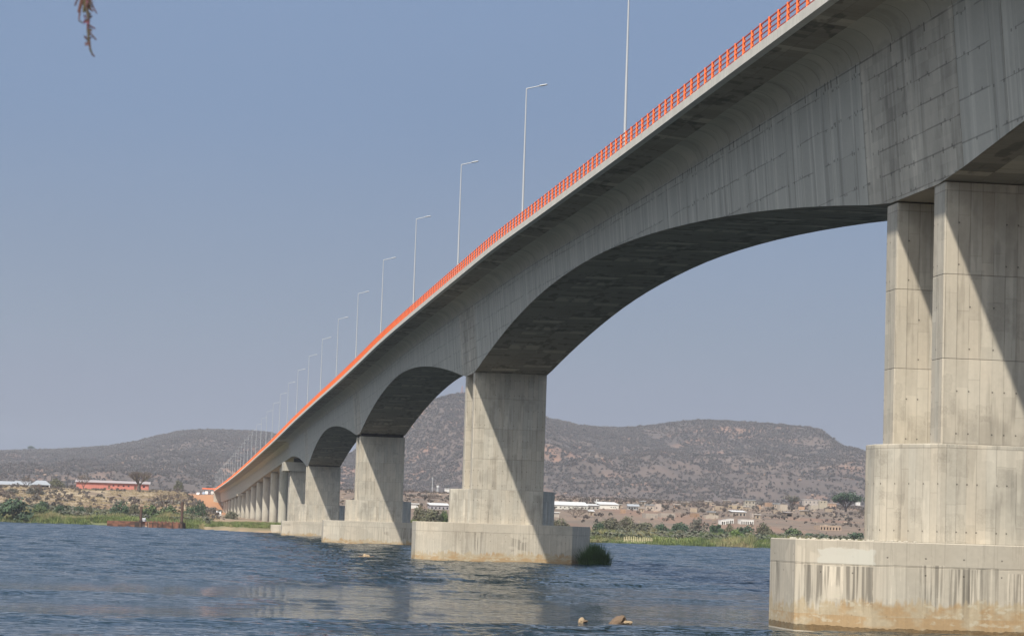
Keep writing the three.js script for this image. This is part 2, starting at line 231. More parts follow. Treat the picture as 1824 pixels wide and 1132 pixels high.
for (let s = 440; s < 1100; s += 4) sNear.push(s); for (let s = 1100; s <= 2050; s += 10) sNear.push(s);
for (let s = 2050; s <= 5600; s += 18) sFar.push(s);
function sheet(sl, color) { const P = [], C = [], I = [], n = tLine.length; for (const s of sl) for (const t of tLine) { const y = ground(t, s); P.push(t, y, -s); C.push(...color(t, s, y)); }
  for (let i = 0; i < sl.length - 1; i++) for (let j = 0; j < n - 1; j++) { const a = i * n + j; I.push(a, a + 1, a + n, a + 1, a + n + 1, a + n); }
  const g = new THREE.BufferGeometry(); g.setAttribute('position', new THREE.Float32BufferAttribute(P, 3)); g.setAttribute('color', new THREE.Float32BufferAttribute(C, 3)); g.setIndex(I); g.computeVertexNormals(); return g; }
const blend = (a, b, f) => a.map((x, i) => mix(x, b[i], f));
function groundColor(t, s, y) {
  const n = fbm(t * 0.06, s * 0.03, 4, 51), m = fbm(t * 0.25, s * 0.2, 3, 53), d = s - shore(t);
  let c = blend([0.265, 0.205, 0.135], [0.185, 0.135, 0.092], sm(0.35, 0.65, n));                       // dry grass and soil
  c = blend(c, [0.40, 0.32, 0.21], sm(0.55, 0.7, m) * 0.8);
  if (t > 45) c = blend(c, blend([0.165, 0.118, 0.088], [0.115, 0.088, 0.07], sm(0.4, 0.62, fbm(t * 0.1, s * 0.035, 4, 58))), 0.85);                                               // browner slope below the village
  const red = sm(0.56, 0.66, fbm(t * 0.03, s * 0.012, 3, 57)) * (t > 45 ? 0.4 : 0.4); c = blend(c, [0.23, 0.125, 0.08], red);
  const emb = sm(6, 12, t) * (1 - sm(34, 40, t)) * sm(1180, 1280, s); c = blend(c, [0.40, 0.19, 0.085], emb * 0.9);
  const green = (t > 0 && t < 50 ? sm(8, 14, d) : sm(1, 4, d)) * (1 - sm(60, 110, d + 40 * (n - 0.5))); c = blend(c, [0.10, 0.12, 0.045], green * (t > 0 && t < 40 ? 0.5 : 0.85));
  const sand = 1 - sm(7, 13, d + 6 * (m - 0.5)); c = blend(c, [0.29, 0.205, 0.13], sand * (t > 2 && t < 50 ? 1 : 0));
  return c;
}
function hillColor(t, s, y) {
  const n = fbm(t * 0.006, s * 0.005, 5, 61), m = fbm(t * 0.03, s * 0.02, 4, 63), q = fbm(t * 0.012, s * 0.02, 4, 65);
  let c = blend([0.085, 0.067, 0.057], [0.115, 0.087, 0.072], sm(0.4, 0.65, m)); c = blend(c, [0.062, 0.052, 0.047], sm(0.5, 0.7, n) * 0.6);
  c = blend(c, [0.22, 0.13, 0.09], sm(0.54, 0.66, q) * sm(0.47, 0.6, m) * 0.9);
  const tr = Math.abs(fbm(t * 0.0035 + 9, s * 0.0022, 4, 67) - 0.5); c = blend(c, [0.19, 0.14, 0.108], (1 - sm(0.004, 0.012, tr)) * 0.55); return c;
}
function struct(name, geo, mat, label, kind = 'structure') { const m = shadow(new THREE.Mesh(geo, mat)); m.name = numbered(name); m.userData.kind = kind; if (label) m.userData.label = label; scene.add(m); return m; }
const grit = texture(512, 512, 30, 30, (u, v) => { const k = 0.8 + 0.4 * fbm(u * 1.2, v * 1.2, 5, 71); return [k * 0.9, k * 0.9, k * 0.9]; });
const groundMat = std({ vertexColors: true, roughness: 1 });
struct('ground', sheet(sNear, groundColor), groundMat, 'far river bank of dry soil and pale grass rising behind the bridge');
struct('hills', sheet(sFar, hillColor), groundMat, 'hazy brown scrub hills closing the view behind the river');
{ // the near bank under and behind the camera
  const rows = []; for (let s = -260; s <= 44; s += 8) { const r = []; for (let t = -240; t <= 240; t += 8) r.push([t, clamp((16 - s) * 0.11, -2.2, 1.5) + 0.25 * (fbm(t * 0.1, s * 0.1, 3, 77) - 0.5), s, t, s]); rows.push(r); }
  struct('ground', grid(rows, true), col(0.24, 0.18, 0.12), 'near river bank of dry soil where the viewer stands');
}
const calmAt = lerpTable([[40, 0.6], [66, 0.6], [73, 0.2], [79, 0.6], [84, 0.05], [116, 0.0], [128, 0.45], [150, 0.85], [215, 1], [262, 0.6], [300, 0.95], [420, 0.95], [650, 0.85]]);
function ripple(t, s) { const warp = 9 * (fbm(t * 0.05, s * 0.06, 3, 221) - 0.5) + 5 * (fbm(t * 0.3, s * 0.25, 3, 223) - 0.5); return clamp(calmAt(s + warp * (s < 130 ? 1 : 2)) + 1.5 * (fbm(t * 0.035, s * (s < 200 ? 0.11 : 0.05), 4, 201) - 0.5), 0, 1); }
{ // water: small waves; calm reaches alternate with rippled ones
  const N = 1024, MW = 46, d = new Uint8Array(N * N * 4);
  for (let j = 0; j < N; j++) for (let i = 0; i < N; i++) { const t = i / N * MW, s = j / N * MW, wx = 1.2 * fbm(t * 0.4, s * 0.4, 2, 205); const z = 0.6 * (1 - Math.abs(2 * noise(t * 2.2 + wx, s * 4.4 + wx, 203) - 1)) + 0.4 * noise(t * 5 - wx, s * 8, 207); const o = (j * N + i) * 4; d[o] = d[o + 1] = d[o + 2] = 255 * clamp(z, 0, 1); d[o + 3] = 255; }
  const t = new THREE.DataTexture(d, N, N); t.wrapS = t.wrapT = THREE.MirroredRepeatWrapping; t.magFilter = THREE.LinearFilter; t.minFilter = THREE.LinearMipmapLinearFilter; t.generateMipmaps = true; t.repeat.set(1 / MW, 1 / MW); t.needsUpdate = true;
  M.water = new THREE.MeshPhysicalMaterial({ color: new THREE.Color().setRGB(0.014, 0.026, 0.032), roughness: 0.05, ior: 1.333, bumpMap: t, bumpScale: 0.11 });
  const rg = (x) => 1 - Math.abs(2 * x - 1);
  const wave = (t, s, L) => { const r = ripple(t, s), far = mix(0.85, 1.15, sm(120, 320, s)), a = 0.015 + 0.985 * sm(0.12, 0.8, r), w = 1.3 * fbm(t * 0.25 / L, s * 0.25 / L, 2, 231); return L * (far * a * (0.205 * rg(noise(t * 0.42 / L + w, s * 1.05 / L + w, 233)) + 0.125 * noise(t * 1.0 / L - w, s * 2.0 / L, 237)) + (0.12 + 0.88 * r) * 0.03 * noise(t * 0.25 / L, s * 0.4 / L + w, 239)) - 0.05; };
  const sheetW = (s0, s1, t0, t1, ds, dt, L0, L1) => { const rows = []; for (let s = s0; s <= s1 + 1e-6; s += ds) { const r = [], L = mix(L0, L1, (s - s0) / (s1 - s0)); for (let x = t0(s), k = 0, n = Math.ceil((t1(s1) - t0(s1)) / dt); k <= n; k++) { const xx = mix(t0(s1), t1(s1), k / n); r.push([xx, wave(xx, s, L), s, xx, s]); } rows.push(r); } return grid(rows, true); };
  struct('water', sheetW(50, 140, () => -36, () => 66, 0.18, 0.25, 0.62, 1.0), M.water, 'near water of the wide grey blue river');
  struct('water', sheetW(140, 300, () => -60, () => 126, 0.32, 0.42, 1.0, 1.5), M.water, 'middle water of the wide grey blue river around the piers');
  struct('water', sheetW(300, 704, () => -90, () => 226, 0.62, 0.8, 1.5, 2.3), M.water, 'far water of the wide grey blue river up to the other shore');
  const rows = []; for (const s of [-400, 0, 400, 800, 1400]) rows.push([-2500, -600, 0, 600, 2500].map((x) => [x, -0.13, s, x, s]));
  const open = M.water.clone(); open.bumpScale = 0.3; struct('water', grid(rows, true), open, 'open river beyond both sides of the view');
}

// ---------------------------------------------------------------- the bridge
const deck = curve([[-60, 20.6], [0, 21.6], [60, 22.35], [84, 22.62], [101, 22.83], [126, 23.08], [157, 23.5], [180, 23.84], [205, 23.92], [228, 23.96], [263, 23.98], [285, 23.88], [311, 23.6], [354, 23.25], [410, 23.0], [487, 22.5], [537, 22.0], [598, 21.45], [676, 20.95], [776, 20.3], [911, 19.62], [998, 19.3], [1103, 19.05], [1233, 18.9], [1328, 18.85], [1420, 18.8]]);
const PIER = [85.75, 220.75, 355.75, 490.75], S0 = -49.25, TE = 22.8, TR = 36.3, TC = 29.55;
const anchors = [S0, ...PIER, 564], pierDepth = [6.8, 6.85, 6.95, 7.1, 8.05], midDepth = [2.85, 2.85, 2.95, 3.55];
function depth(s) { // box depth under the deck edge
  for (let i = 0; i < 4; i++) { const a = anchors[i] + 3.6, b = anchors[i + 1] - 3.6; if (s < a) return pierDepth[i]; if (s <= b) { const m = (a + b) / 2, L = (b - a) / 2, u = Math.abs(s - m) / L, pd = s < m ? pierDepth[i] : pierDepth[i + 1]; return midDepth[i] + (pd - midDepth[i]) * u ** 1.85; } }
  const a = PIER[3] + 3.6; if (s < a) return pierDepth[4]; return 4.1 + (pierDepth[4] - 4.1) * Math.max(0, 1 - (s - a) / 62) ** 1.85;
}
const bridge = new THREE.Group(); bridge.name = 'road_bridge'; scene.add(bridge);
tag(bridge, 'long grey concrete bridge with arched spans and an orange railing crossing the river', 'bridge');
function webT0(d) { return 25.72 + 0.09 * (d - 1); }
function strip(pts, sa, sb, f) { return grid(pts.map((p) => [f(p, sa), f(p, sb)]), true); }
function mirror(p) { return p.map(([t, d]) => [2 * TC - t, d]); }
const slab0 = [[23.12, -0.03], [23.9, 0.06], [24.6, 0.12]], fillet0 = []; for (let i = 0; i <= 6; i++) { const a = i / 6 * Math.PI / 2; fillet0.push([24.6 + 1.12 * Math.sin(a), 0.12 + 0.9 * (1 - Math.cos(a))]); }
function segmentGeo(sa, sb, n, dep, uOff, shift = 0) {
  const sh2 = (q) => q.map(([t, d]) => [t > 24 ? t + shift : t, d]), slab = sh2(slab0), fillet = sh2(fillet0), webT = (d) => webT0(d) + shift;
  const top = [], web = [], bot = [], fil = [];
  for (let k = 0; k < n; k++) { const a = mix(sa, sb, k / n), b = mix(sa, sb, (k + 1) / n), da = dep(a), db = dep(b), ya = deck(a), yb = deck(b);
    const fx = (p, s) => [p[0], (s === a ? ya : yb) - p[1], s, s - uOff, p[1]], fs = (p, s) => [p[0], (s === a ? ya : yb) - p[1], s, p[0], s];
    top.push(strip(slab, a, b, fs), strip(mirror(slab).reverse(), a, b, fs), strip([[TR - 0.32, -0.3], [TE + 0.32, -0.3]], a, b, fs));
    const w = (d, m) => [[m ? 2 * TC - webT(1.02) : webT(1.02), 1.02], [m ? 2 * TC - webT(d) : webT(d), d]];
    const q = (m) => { const A = w(da, m), B = w(db, m); const r = [0, 1].map((i) => [[A[i][0], ya - A[i][1], a, a - uOff, A[i][1]], [B[i][0], yb - B[i][1], b, b - uOff, B[i][1]]]); return grid(m ? r.reverse() : r, true); };
    web.push(q(0), q(1)); fil.push(strip(fillet, a, b, fx), strip(mirror(fillet).reverse(), a, b, fx));
    bot.push(grid([[[webT(da), ya - da, a, webT(da), a], [webT(db), yb - db, b, webT(db), b]], [[2 * TC - webT(da), ya - da, a, 2 * TC - webT(da), a], [2 * TC - webT(db), yb - db, b, 2 * TC - webT(db), b]]], true)); }
  for (const [s, f] of [[sa, 0], [sb, 1]]) { const d = dep(s), y = deck(s), o = [[24.6, 0.12], [webT(1.02), 1.02], [webT(d), d]], all = [...slab, ...fillet.slice(1), [webT(d), d], ...mirror([...slab, ...fillet.slice(1), [webT(d), d]]).reverse()];
    const P = [], U = [], c = [TC, 0.5]; const sh = new THREE.Shape(all.map((p) => new THREE.Vector2(p[0], -p[1]))); const g = new THREE.ShapeGeometry(sh); g.translate(0, y, -s);
    if (!f) {} else { g.index.array.reverse?.(); g.computeVertexNormals(); } top.push(g); }
  const A = mergeGeometries(top.map(plain)), B = mergeGeometries(web.map(plain)), C = mergeGeometries(bot.map(plain)), g = mergeGeometries([A, B, C, mergeGeometries(fil.map(plain))], true); return g;
}
const segs = []; // [from, to, over a pier]
{ const ends = []; for (let i = 0; i < 5; i++) { const c = anchors[i], a = i ? c - 5.75 : c - 20, b = c + 5.75; if (i) segs.push([a, b, true]); const e = i < 4 ? anchors[i + 1] - 5.75 : 561.5, n = Math.round((e - b) / 4.75); for (let k = 0; k < n; k++) segs.push([mix(b, e, k / n), mix(b, e, (k + 1) / n), false]); } }
for (const [a, b, p] of segs) part('girder_segment', segmentGeo(a + 0.011, b - 0.011, p ? 4 : 1, depth, p ? a : 0), [M.soffit, p ? M.webPier : M.web, M.soffit, M.fillet], bridge);
// approach viaduct: shallower girders, one per span
const gBot = lerpTable([[566, 17.6], [611, 17.1], [677, 16.6], [787, 15.5], [904, 14.05], [1007, 13.15], [1150, 12.75], [1330, 12.6], [1420, 12.6]].map(([s, y]) => [s * 1.034, 3.17 + (y - 3.17) * 1.034]));
const colS = []; for (let i = 0; i < 14; i++) colS.push(639.5 + 57.3 * i);
{ const e = [569, ...colS.map((s) => s), 1402]; for (let i = 0; i < e.length - 1; i++) if (e[i + 1] - e[i] > 12) { const j = i === 7 ? 0.35 : 0.02; part('viaduct_girder', segmentGeo(e[i] + 0.02, e[i + 1] - j, 5, (s) => deck(s) - gBot(s), 0, 0.9), [M.soffit, M.web, M.soffit, M.fillet], bridge); } }
// edge beams and roadway
{ const mk = (t0, t1) => { const rows = [[], [], [], [], []]; for (let s = -69; s <= 1403; s += 4) { const y = deck(s); [[t0, 0.012], [t0, 0.405], [t0 + 0.015, 0.42], [t1, 0.42], [t1, 0.0]].forEach((p, i) => rows[i].push([p[0], y + p[1], s, s, p[1] + i * 0.3])); } return mergeGeometries([grid([rows[1], rows[0]], true), grid([rows[3], rows[2], rows[1]], true), grid([rows[4], rows[3]], true), grid([rows[0], rows[4]], true)].map(plain)); };
  part('joint_slab', box(TE + 0.32, TR - 0.32, deck(565) - 0.1, deck(565) + 0.3, 561.4, 569.05), M.concrete, bridge);
  part('edge_beam', mk(TE, TE + 0.34), M.edge, bridge); part('edge_beam', mk(TR - 0.34, TR), M.edge, bridge);
  const r = [[], []]; for (let s = -69; s <= 1420; s += 6) { r[0].push([TR - 1.2, deck(s) + 0.36, s, 0, s]); r[1].push([TE + 1.2, deck(s) + 0.36, s, 8, s]); } part('roadway', grid(r, true), M.asphalt, bridge); }
// railing: four rails through flat posts every 1.5 m
function railing(t, near) {
  const rails = []; for (const [h, th] of [[0.80, 0.05], [0.57, 0.035], [0.35, 0.035], [0.13, 0.035]]) { const c = [[-0.025, 0], [0.025, 0], [0.025, th], [-0.025, th], [-0.025, 0]]; const rows = c.map(() => []); for (let s = -60; s <= 1400; s += 4.5) c.forEach((p, i) => rows[i].push([t + p[0], deck(s) + 0.42 + h - th + p[1], s, s, p[1]])); for (let i = 0; i < 4; i++) rails.push(grid([rows[i], rows[i + 1]], false)); }
  const R = part('railing', rails, M.railRed, bridge); R.userData.label = near ? 'orange steel railing along the near edge of the deck' : 'orange steel railing along the far edge of the deck';
  const g = new THREE.BoxGeometry(0.12, 0.83, 0.07); let n = 0; const rest = [];
  for (let s = 60.35; s < 1398; s += 1.5) { const y = deck(s) + 0.42 + 0.405; if (near && s > 74 && n < 300) { const m = shadow(new THREE.Mesh(g, M.orange)); m.name = 'railing_post'; m.position.set(t, y, -s); R.add(m); n++; } else { const q = g.clone(); q.translate(t, y, -s); rest.push(q); } }
  const m = shadow(new THREE.Mesh(mergeGeometries(rest), M.orange)); m.name = 'railing_posts'; m.userData.kind = 'stuff'; R.add(m);
}
railing(TE + 0.12, true); railing(TR - 0.12, false);
// river piers: pile cap, base block, twin blades
const capTop = [3.17, 3.6, 3.6, 3.35], topY = [15.76, 17.03, 15.75, 14.3];
PIER.forEach((c, i) => {
  const near = i === 0, ch = 0.05, oct = (t0, t1, s0, s1, ct, cs) => [[t0, s1 - cs], [t0, s0 + cs], [t0 + ct, s0], [t1 - ct, s0], [t1, s0 + cs], [t1, s1 - cs], [t1 - ct, s1], [t0 + ct, s1]];
  const ct = capTop[i], sm1 = ct - 0.86;
  part('pile_cap', prism(oct(21.65, 37.45, c - 4.4, c + 4.4, 2.05, 2.6), [[-2.5, 0], [sm1 - 0.012, 0], [sm1, 0.012], [sm1 + 0.012, 0], [ct - 0.03, 0], [ct, 0.03]], i * 13.7, 0), near ? M.capNear : M.cap, bridge);
  const bt = 6.62 + (i === 3 ? 0.1 : 0); part('base_block', prism(oct(24.8, 34.3, c - 3.56, c + 3.56, 1.5, 3.0), [[ct - 0.4, 0], [bt - 0.03, 0], [bt, 0.03]], i * 5.04, ct), M.block, bridge);
  for (const [a, b] of [[c - 3.55, c - 2.25], [c + 2.2, c + 3.55]]) {
    const rings = [[bt - 0.3, 0]], lift = near ? 2.95 : 2.7; for (let y = bt + lift; y < topY[i] - 1; y += lift) rings.push([y - 0.018, 0], [y, 0.014], [y + 0.018, 0]); rings.push([topY[i], 0]);
    part('blade', prism([[26.3, b - ch], [26.3, a + ch], [26.3 + ch, a], [32.8 - ch, a], [32.8, a + ch], [32.8, b - ch], [32.8 - ch, b], [26.3 + ch, b]], rings, i * 2.15, bt), near ? M.board : M.boardFar, bridge);
    if (i >= 2) part('bearing_gap_fill', box(26.5, 32.6, topY[i] - 0.005, deck(c) - depth(c) + 0.004, a + 0.22, b - 0.22), M.rubber, bridge);  // near-black box fills the gap under the girder, standing in for its shade
  }
});
{ const r = rng(881), gs = []; for (let i = 0; i < 70; i++) { const g = new THREE.IcosahedronGeometry(0.02 + 0.07 * r() * r(), 0); g.scale(1.6, 0.7, 1.3); g.rotateY(r() * 6); const rt = 21.9 + 3.6 * r(); g.translate(rt, 3.17 + 0.012, -mix(Math.max(81.75, 84.5 - (rt - 21.65) * 1.2), 87, r())); gs.push(g); } part('rubble', mergeGeometries(gs), M.concrete, bridge).userData.kind = 'stuff'; }
// transition pier at the end of the arched spans
part('pile_cap', prism([[22.6, 568.4], [22.6, 562.6], [24.2, 560.6], [34.9, 560.6], [36.5, 562.6], [36.5, 568.4]], [[-2.5, 0], [2.35, 0], [2.4, 0.05]], 3, 0), M.cap, bridge);
part('wall_pier', prism([[26.3, 568.2], [26.3, 561.8], [26.5, 561.6], [32.6, 561.6], [32.8, 561.8], [32.8, 568.2]], [[2.2, 0], [5.3, 0], [5.32, 0.02], [5.34, 0], [9.2, 0], [9.22, 0.02], [9.24, 0], [14.8, 0]], 0, 2), M.boardFar, bridge);
part('crossbeam', prism([[24.7, 570.4], [24.7, 560.9], [34.4, 560.9], [34.4, 570.4]], [[14.75, 0], [16.75, 0]], 0, 0), M.concrete, bridge);
part('bearing_gap_fill', box(27, 32, 16.72, deck(561) - 4.1 + 0.02, 561.0, 561.4), M.rubber, bridge);
// round columns of the viaduct, two under each girder joint
colS.forEach((s, i) => { if (s > 1398) return;
  const g0 = ground(28.3, s) - 0.8, g1 = gBot(s), pts = [[0, g0], [1.16, g0]]; for (let y = g1 - 3.4; y > g0 + 1.5; y -= 3.6) pts.splice(2, 0, [1.16, y - 0.03], [1.135, y], [1.16, y + 0.03]); pts.push([1.16, g1 - 0.35], [0.9, g1 - 0.3], [0.9, g1 + 0.02]);
  const g = new THREE.LatheGeometry(pts.map((p) => new THREE.Vector2(...p)), 28); const uv = g.attributes.uv; for (let k = 0; k < uv.count; k++) uv.setXY(k, uv.getX(k) * 7.1 + i * 2.3, g.attributes.position.getY(k));
  for (const t of [28.35, 31.2]) { const m = part('column', g, M.concrete, bridge); m.position.set(t, 0, -s); }
  if (i === 6) part('crossbeam', prism([[25.2, s + 1.5], [25.2, s - 1.5], [33.9, s - 1.5], [33.9, s + 1.5]], [[g1 - 1.2, 0], [g1 - 0.35, 0]], 0, 0), M.concrete, bridge);
});
part('abutment', [prism([[23, 1412], [23, 1399.5], [36.1, 1399.5], [36.1, 1412]], [[2, 0], [18.75, 0]], 0, 0)], M.concrete, bridge);
{ const sh = new THREE.Shape([[0, 0], [0, 14], [-1.2, 14], [-5.5, 0]].map((p) => new THREE.Vector2(...p))); const g = new THREE.ExtrudeGeometry(sh, { depth: 1, bevelEnabled: false }); g.translate(27, 4.6, -1399); part('wing_wall', g, M.concrete, bridge); }

// ---------------------------------------------------------------- street lamps along the railing
{ const ord = ['first', 'second', 'third', 'fourth', 'fifth', 'sixth', 'seventh', 'eighth', 'ninth', 'tenth', 'eleventh', 'twelfth', 'thirteenth', 'fourteenth', 'fifteenth', 'sixteenth', 'seventeenth', 'eighteenth', 'nineteenth', 'twentieth', 'twenty-first', 'twenty-second', 'twenty-third', 'twenty-fourth', 'twenty-fifth', 'twenty-sixth', 'twenty-seventh', 'twenty-eighth', 'twenty-ninth', 'thirtieth', 'thirty-first', 'thirty-second', 'thirty-third', 'thirty-fourth'];
  let first; const G = 'street lamps along the orange railing';
  for (let n = 0; n < 34; n++) { const s = 89.4 + 39.08 * n, pos = [TE + 0.42, deck(s) + 0.4, s], label = `${n < 2 ? 'grey lamp pole cut by the top edge,' : 'grey street lamp with one short arm,'} ${ord[n]} from the right on the railing`;
    if (first) { copy(first, 'street_lamp', label, G, pos); continue; }
    first = thing('street_lamp', label, 'street lamp', pos, 0, G);
    const pole = new THREE.CylinderGeometry(0.038, 0.085, 9.75, 10); pole.translate(0, 4.875, 0); part('pole', pole, M.galv, first);
    part('base_plate', new THREE.CylinderGeometry(0.2, 0.2, 0.06, 10).translate(0, 0.03, 0), M.galv, first);
    const arm = new THREE.CylinderGeometry(0.032, 0.04, 1.02, 8); arm.rotateZ(-Math.PI / 2 + 0.27); arm.translate(0.48, 9.86, 0); part('arm', arm, M.galv, first);
    const hd = new THREE.CapsuleGeometry(0.1, 0.42, 3, 10); hd.scale(0.62, 1, 1.2); hd.rotateZ(-Math.PI / 2 + 0.22); hd.translate(1.17, 10.05, 0); part('lamp_head', hd, M.galv, first); } }

// ---------------------------------------------------------------- vegetation
const P = new THREE.Vector3(), Q = new THREE.Quaternion(), S = new THREE.Vector3(), X4 = new THREE.Matrix4();
function cards(list) { // leaf faces: [centre, size, normal-ish vector, colour]
  const p = [], c = [], n = []; const a = new THREE.Vector3(), b = new THREE.Vector3(), m = new THREE.Vector3();
  for (const [o, sz, nv, k, asp = 1.5] of list) { m.set(...nv).normalize(); a.set(m.y, -m.x, m.z * 0.3 + 0.21).cross(m).normalize(); b.crossVectors(m, a);
    const q = [[-0.5, 0], [0.1, -0.5 / asp], [0.5, 0], [0.05, 0.5 / asp]].map(([u, v]) => [o[0] + (a.x * u + b.x * v) * sz, o[1] + (a.y * u + b.y * v) * sz, o[2] + (a.z * u + b.z * v) * sz]);
    for (const i of [0, 1, 2, 0, 2, 3]) { p.push(...q[i]); c.push(...k); n.push(m.x, m.y, m.z); } }
  const g = new THREE.BufferGeometry(); g.setAttribute('position', new THREE.Float32BufferAttribute(p, 3)); g.setAttribute('color', new THREE.Float32BufferAttribute(c, 3)); g.computeVertexNormals(); return g;
}
const leafMat = new THREE.MeshPhysicalMaterial({ vertexColors: true, roughness: 0.9, transmission: 0.3, thickness: 0, side: THREE.DoubleSide });
const twigMat = std({ vertexColors: true, roughness: 1 });
function limb(a, b, ra, rb, k, n = 5) { const d = new THREE.Vector3().subVectors(b, a), L = d.length(), g = new THREE.CylinderGeometry(rb, ra, L, n, 1, true); g.translate(0, L / 2, 0); g.applyQuaternion(new THREE.Quaternion().setFromUnitVectors(new THREE.Vector3(0, 1, 0), d.normalize())); g.translate(a.x, a.y, a.z); const c = new Float32Array(g.attributes.position.count * 3); for (let i = 0; i < c.length; i++) c[i] = k[i % 3]; g.setAttribute('color', new THREE.BufferAttribute(c, 3)); return g; }
// a crown of clumps inside an uneven outline: R half width, H height
function foliage(seed, R, H, n, sz, cols, low = 0.1) {
  const r = rng(seed), list = [], cl = []; const nc = Math.max(7, Math.round(n / 40));
  for (let i = 0; i < nc; i++) { const a = r() * 6.283, e = Math.sqrt(r()), h = low + (1 - low) * r(), w = R * (low > 0.08 ? Math.sqrt(1 - h * h * 0.9) : 0.35 + 0.65 * Math.sin(Math.PI * clamp(h * 0.85 + 0.12, 0, 1))) * e * 0.88; cl.push([Math.cos(a) * w, h * H * 0.86, Math.sin(a) * w, (0.22 + 0.2 * r()) * Math.min(R, H), 0.75 + 0.5 * r()]); }
  for (let i = 0; i < n; i++) { const c = cl[Math.floor(r() * nc)], a = r() * 6.283, z = 2 * r() - 1, q = Math.sqrt(1 - z * z), d = c[3] * (0.55 + 0.5 * r()), v = [Math.cos(a) * q, z, Math.sin(a) * q]; const k = cols[Math.floor(r() * cols.length)], f = c[4] * (0.8 + 0.4 * r());
    list.push([[c[0] + v[0] * d, Math.max(0.05, c[1] + v[1] * d * 0.8), c[2] + v[2] * d], sz * (0.6 + 0.8 * r()), [v[0] + r() - 0.5, v[1] + 0.5 + 0.6 * (r() - 0.5), v[2] + r() - 0.5], k.map((x) => x * f)]); }
  return [cards(list), cl];
}
const GREEN = { dark: [[0.04, 0.078, 0.032], [0.055, 0.098, 0.042], [0.044, 0.082, 0.042]], mid: [[0.075, 0.115, 0.035], [0.10, 0.14, 0.045], [0.06, 0.10, 0.034]], olive: [[0.115, 0.115, 0.06], [0.145, 0.135, 0.08], [0.095, 0.10, 0.055]], grey: [[0.13, 0.125, 0.095], [0.10, 0.095, 0.075], [0.15, 0.14, 0.10]], bright: [[0.10, 0.16, 0.03], [0.13, 0.18, 0.04], [0.075, 0.13, 0.03]] };
const BARK = [0.13, 0.105, 0.085];
const protos = {};
function bush(kind, seed, name, label, t, s, R, H, group, y) {
  const id = kind + seed % 3; const o = new THREE.Group();
  if (!protos[id]) { const [g, cl] = foliage(500 + seed % 3 * 31 + kind.length * 7, 1, 1, 1200, 0.15, GREEN[kind]); const st = cl.slice(0, 7).map((c) => limb(new THREE.Vector3(0, -0.05, 0), new THREE.Vector3(c[0], c[1], c[2]), 0.035, 0.012, BARK, 4)); protos[id] = [g, mergeGeometries(st.map(plain2))]; }
  o.name = numbered(name); scene.add(o); part('crown', protos[id][0], leafMat, o); part('stem', protos[id][1], twigMat, o);
  o.position.set(t, (y ?? ground(t, s)) - 0.05, -s); o.rotation.y = seed * 1.7; o.scale.set(R, H, R); tag(o, label, name === 'bush' ? 'bush' : 'tree', group); return o;
}
function plain2(g) { g = g.index ? g.toNonIndexed() : g; g.deleteAttribute('uv'); return g; }
// branching tree; spread = how far limbs lean out, leaf = fraction of tips with leaves
function treeParts(seed, H, trunkH, r0, depthN, spread, leafK, leafN, leafSz) {
  const r = rng(seed), trunk = [], twig = [], leaves = [];
  const grow = (a, dir, L, ra, d) => { const b = a.clone().addScaledVector(dir, L); (d >= depthN - 1 ? trunk : twig).push(limb(a, b, ra, ra * 0.68, BARK.map((x) => x * (0.85 + 0.3 * r())), d > 2 ? 6 : 4));
    if (d <= 0) { if (leafK) for (let i = 0; i < leafN; i++) leaves.push([[b.x + (r() - 0.5) * L * 2, b.y + (r() - 0.3) * L * 1.6, b.z + (r() - 0.5) * L * 2], leafSz * (0.6 + 0.8 * r()), [r() - 0.5, r(), r() - 0.5], leafK[Math.floor(r() * leafK.length)].map((x) => x * (0.7 + 0.6 * r()))]); return; }
    const n = d >= depthN - 1 ? 4 + Math.floor(r() * 2) : 2 + (r() < 0.7 ? 1 : 0), off = r() * 6.283;
    for (let i = 0; i < n; i++) { const az = off + i * 6.283 / n + (r() - 0.5) * 0.8, up = dir.clone().multiplyScalar(0.75 + 0.3 * r()); up.x += Math.cos(az) * spread * (0.7 + 0.6 * r()); up.z += Math.sin(az) * spread * (0.7 + 0.6 * r()); up.y += 0.12; grow(b, up.normalize(), L * (d >= depthN ? 0.62 : 0.74) * (0.8 + 0.35 * r()), ra * (d >= depthN ? 0.5 : 0.6), d - 1); } };
  const Lk = (H - trunkH) / 2.1; { const a = new THREE.Vector3(0, -0.3, 0), b = new THREE.Vector3((r() - 0.5) * 0.3, trunkH, (r() - 0.5) * 0.3); trunk.push(limb(a, b, r0, r0 * 0.8, BARK, 9)); const off = r() * 6; const n = 5; for (let i = 0; i < n; i++) { const az = off + i * 6.283 / n + (r() - 0.5) * 0.6; const dir = new THREE.Vector3(Math.cos(az) * spread * 1.15, 0.75 + 0.3 * r(), Math.sin(az) * spread * 1.15).normalize(); grow(b.clone().add(new THREE.Vector3(0, -0.1 * trunkH, 0)), dir, Lk * (0.7 + 0.3 * r()), r0 * 0.5, depthN - 1); } }
  return [mergeGeometries(trunk.map(plain2)), mergeGeometries(twig.map(plain2)), leaves.length ? cards(leaves) : null];
}
function tree(name, label, t, s, g, y) { const o = thing(name, label, 'tree', [t, (y ?? ground(t, s)) - 0.1, s]); part('trunk', g[0], twigMat, o); part('crown', g[1], twigMat, o); if (g[2]) part('leaves', g[2], leafMat, o); return o; }
const at = (x, y, s) => { const [t] = px(x, y, s); return [t, ground(t, s)]; };
const m1 = (p, s) => p * s / F;     // pixels of the photograph -> metres at distance s

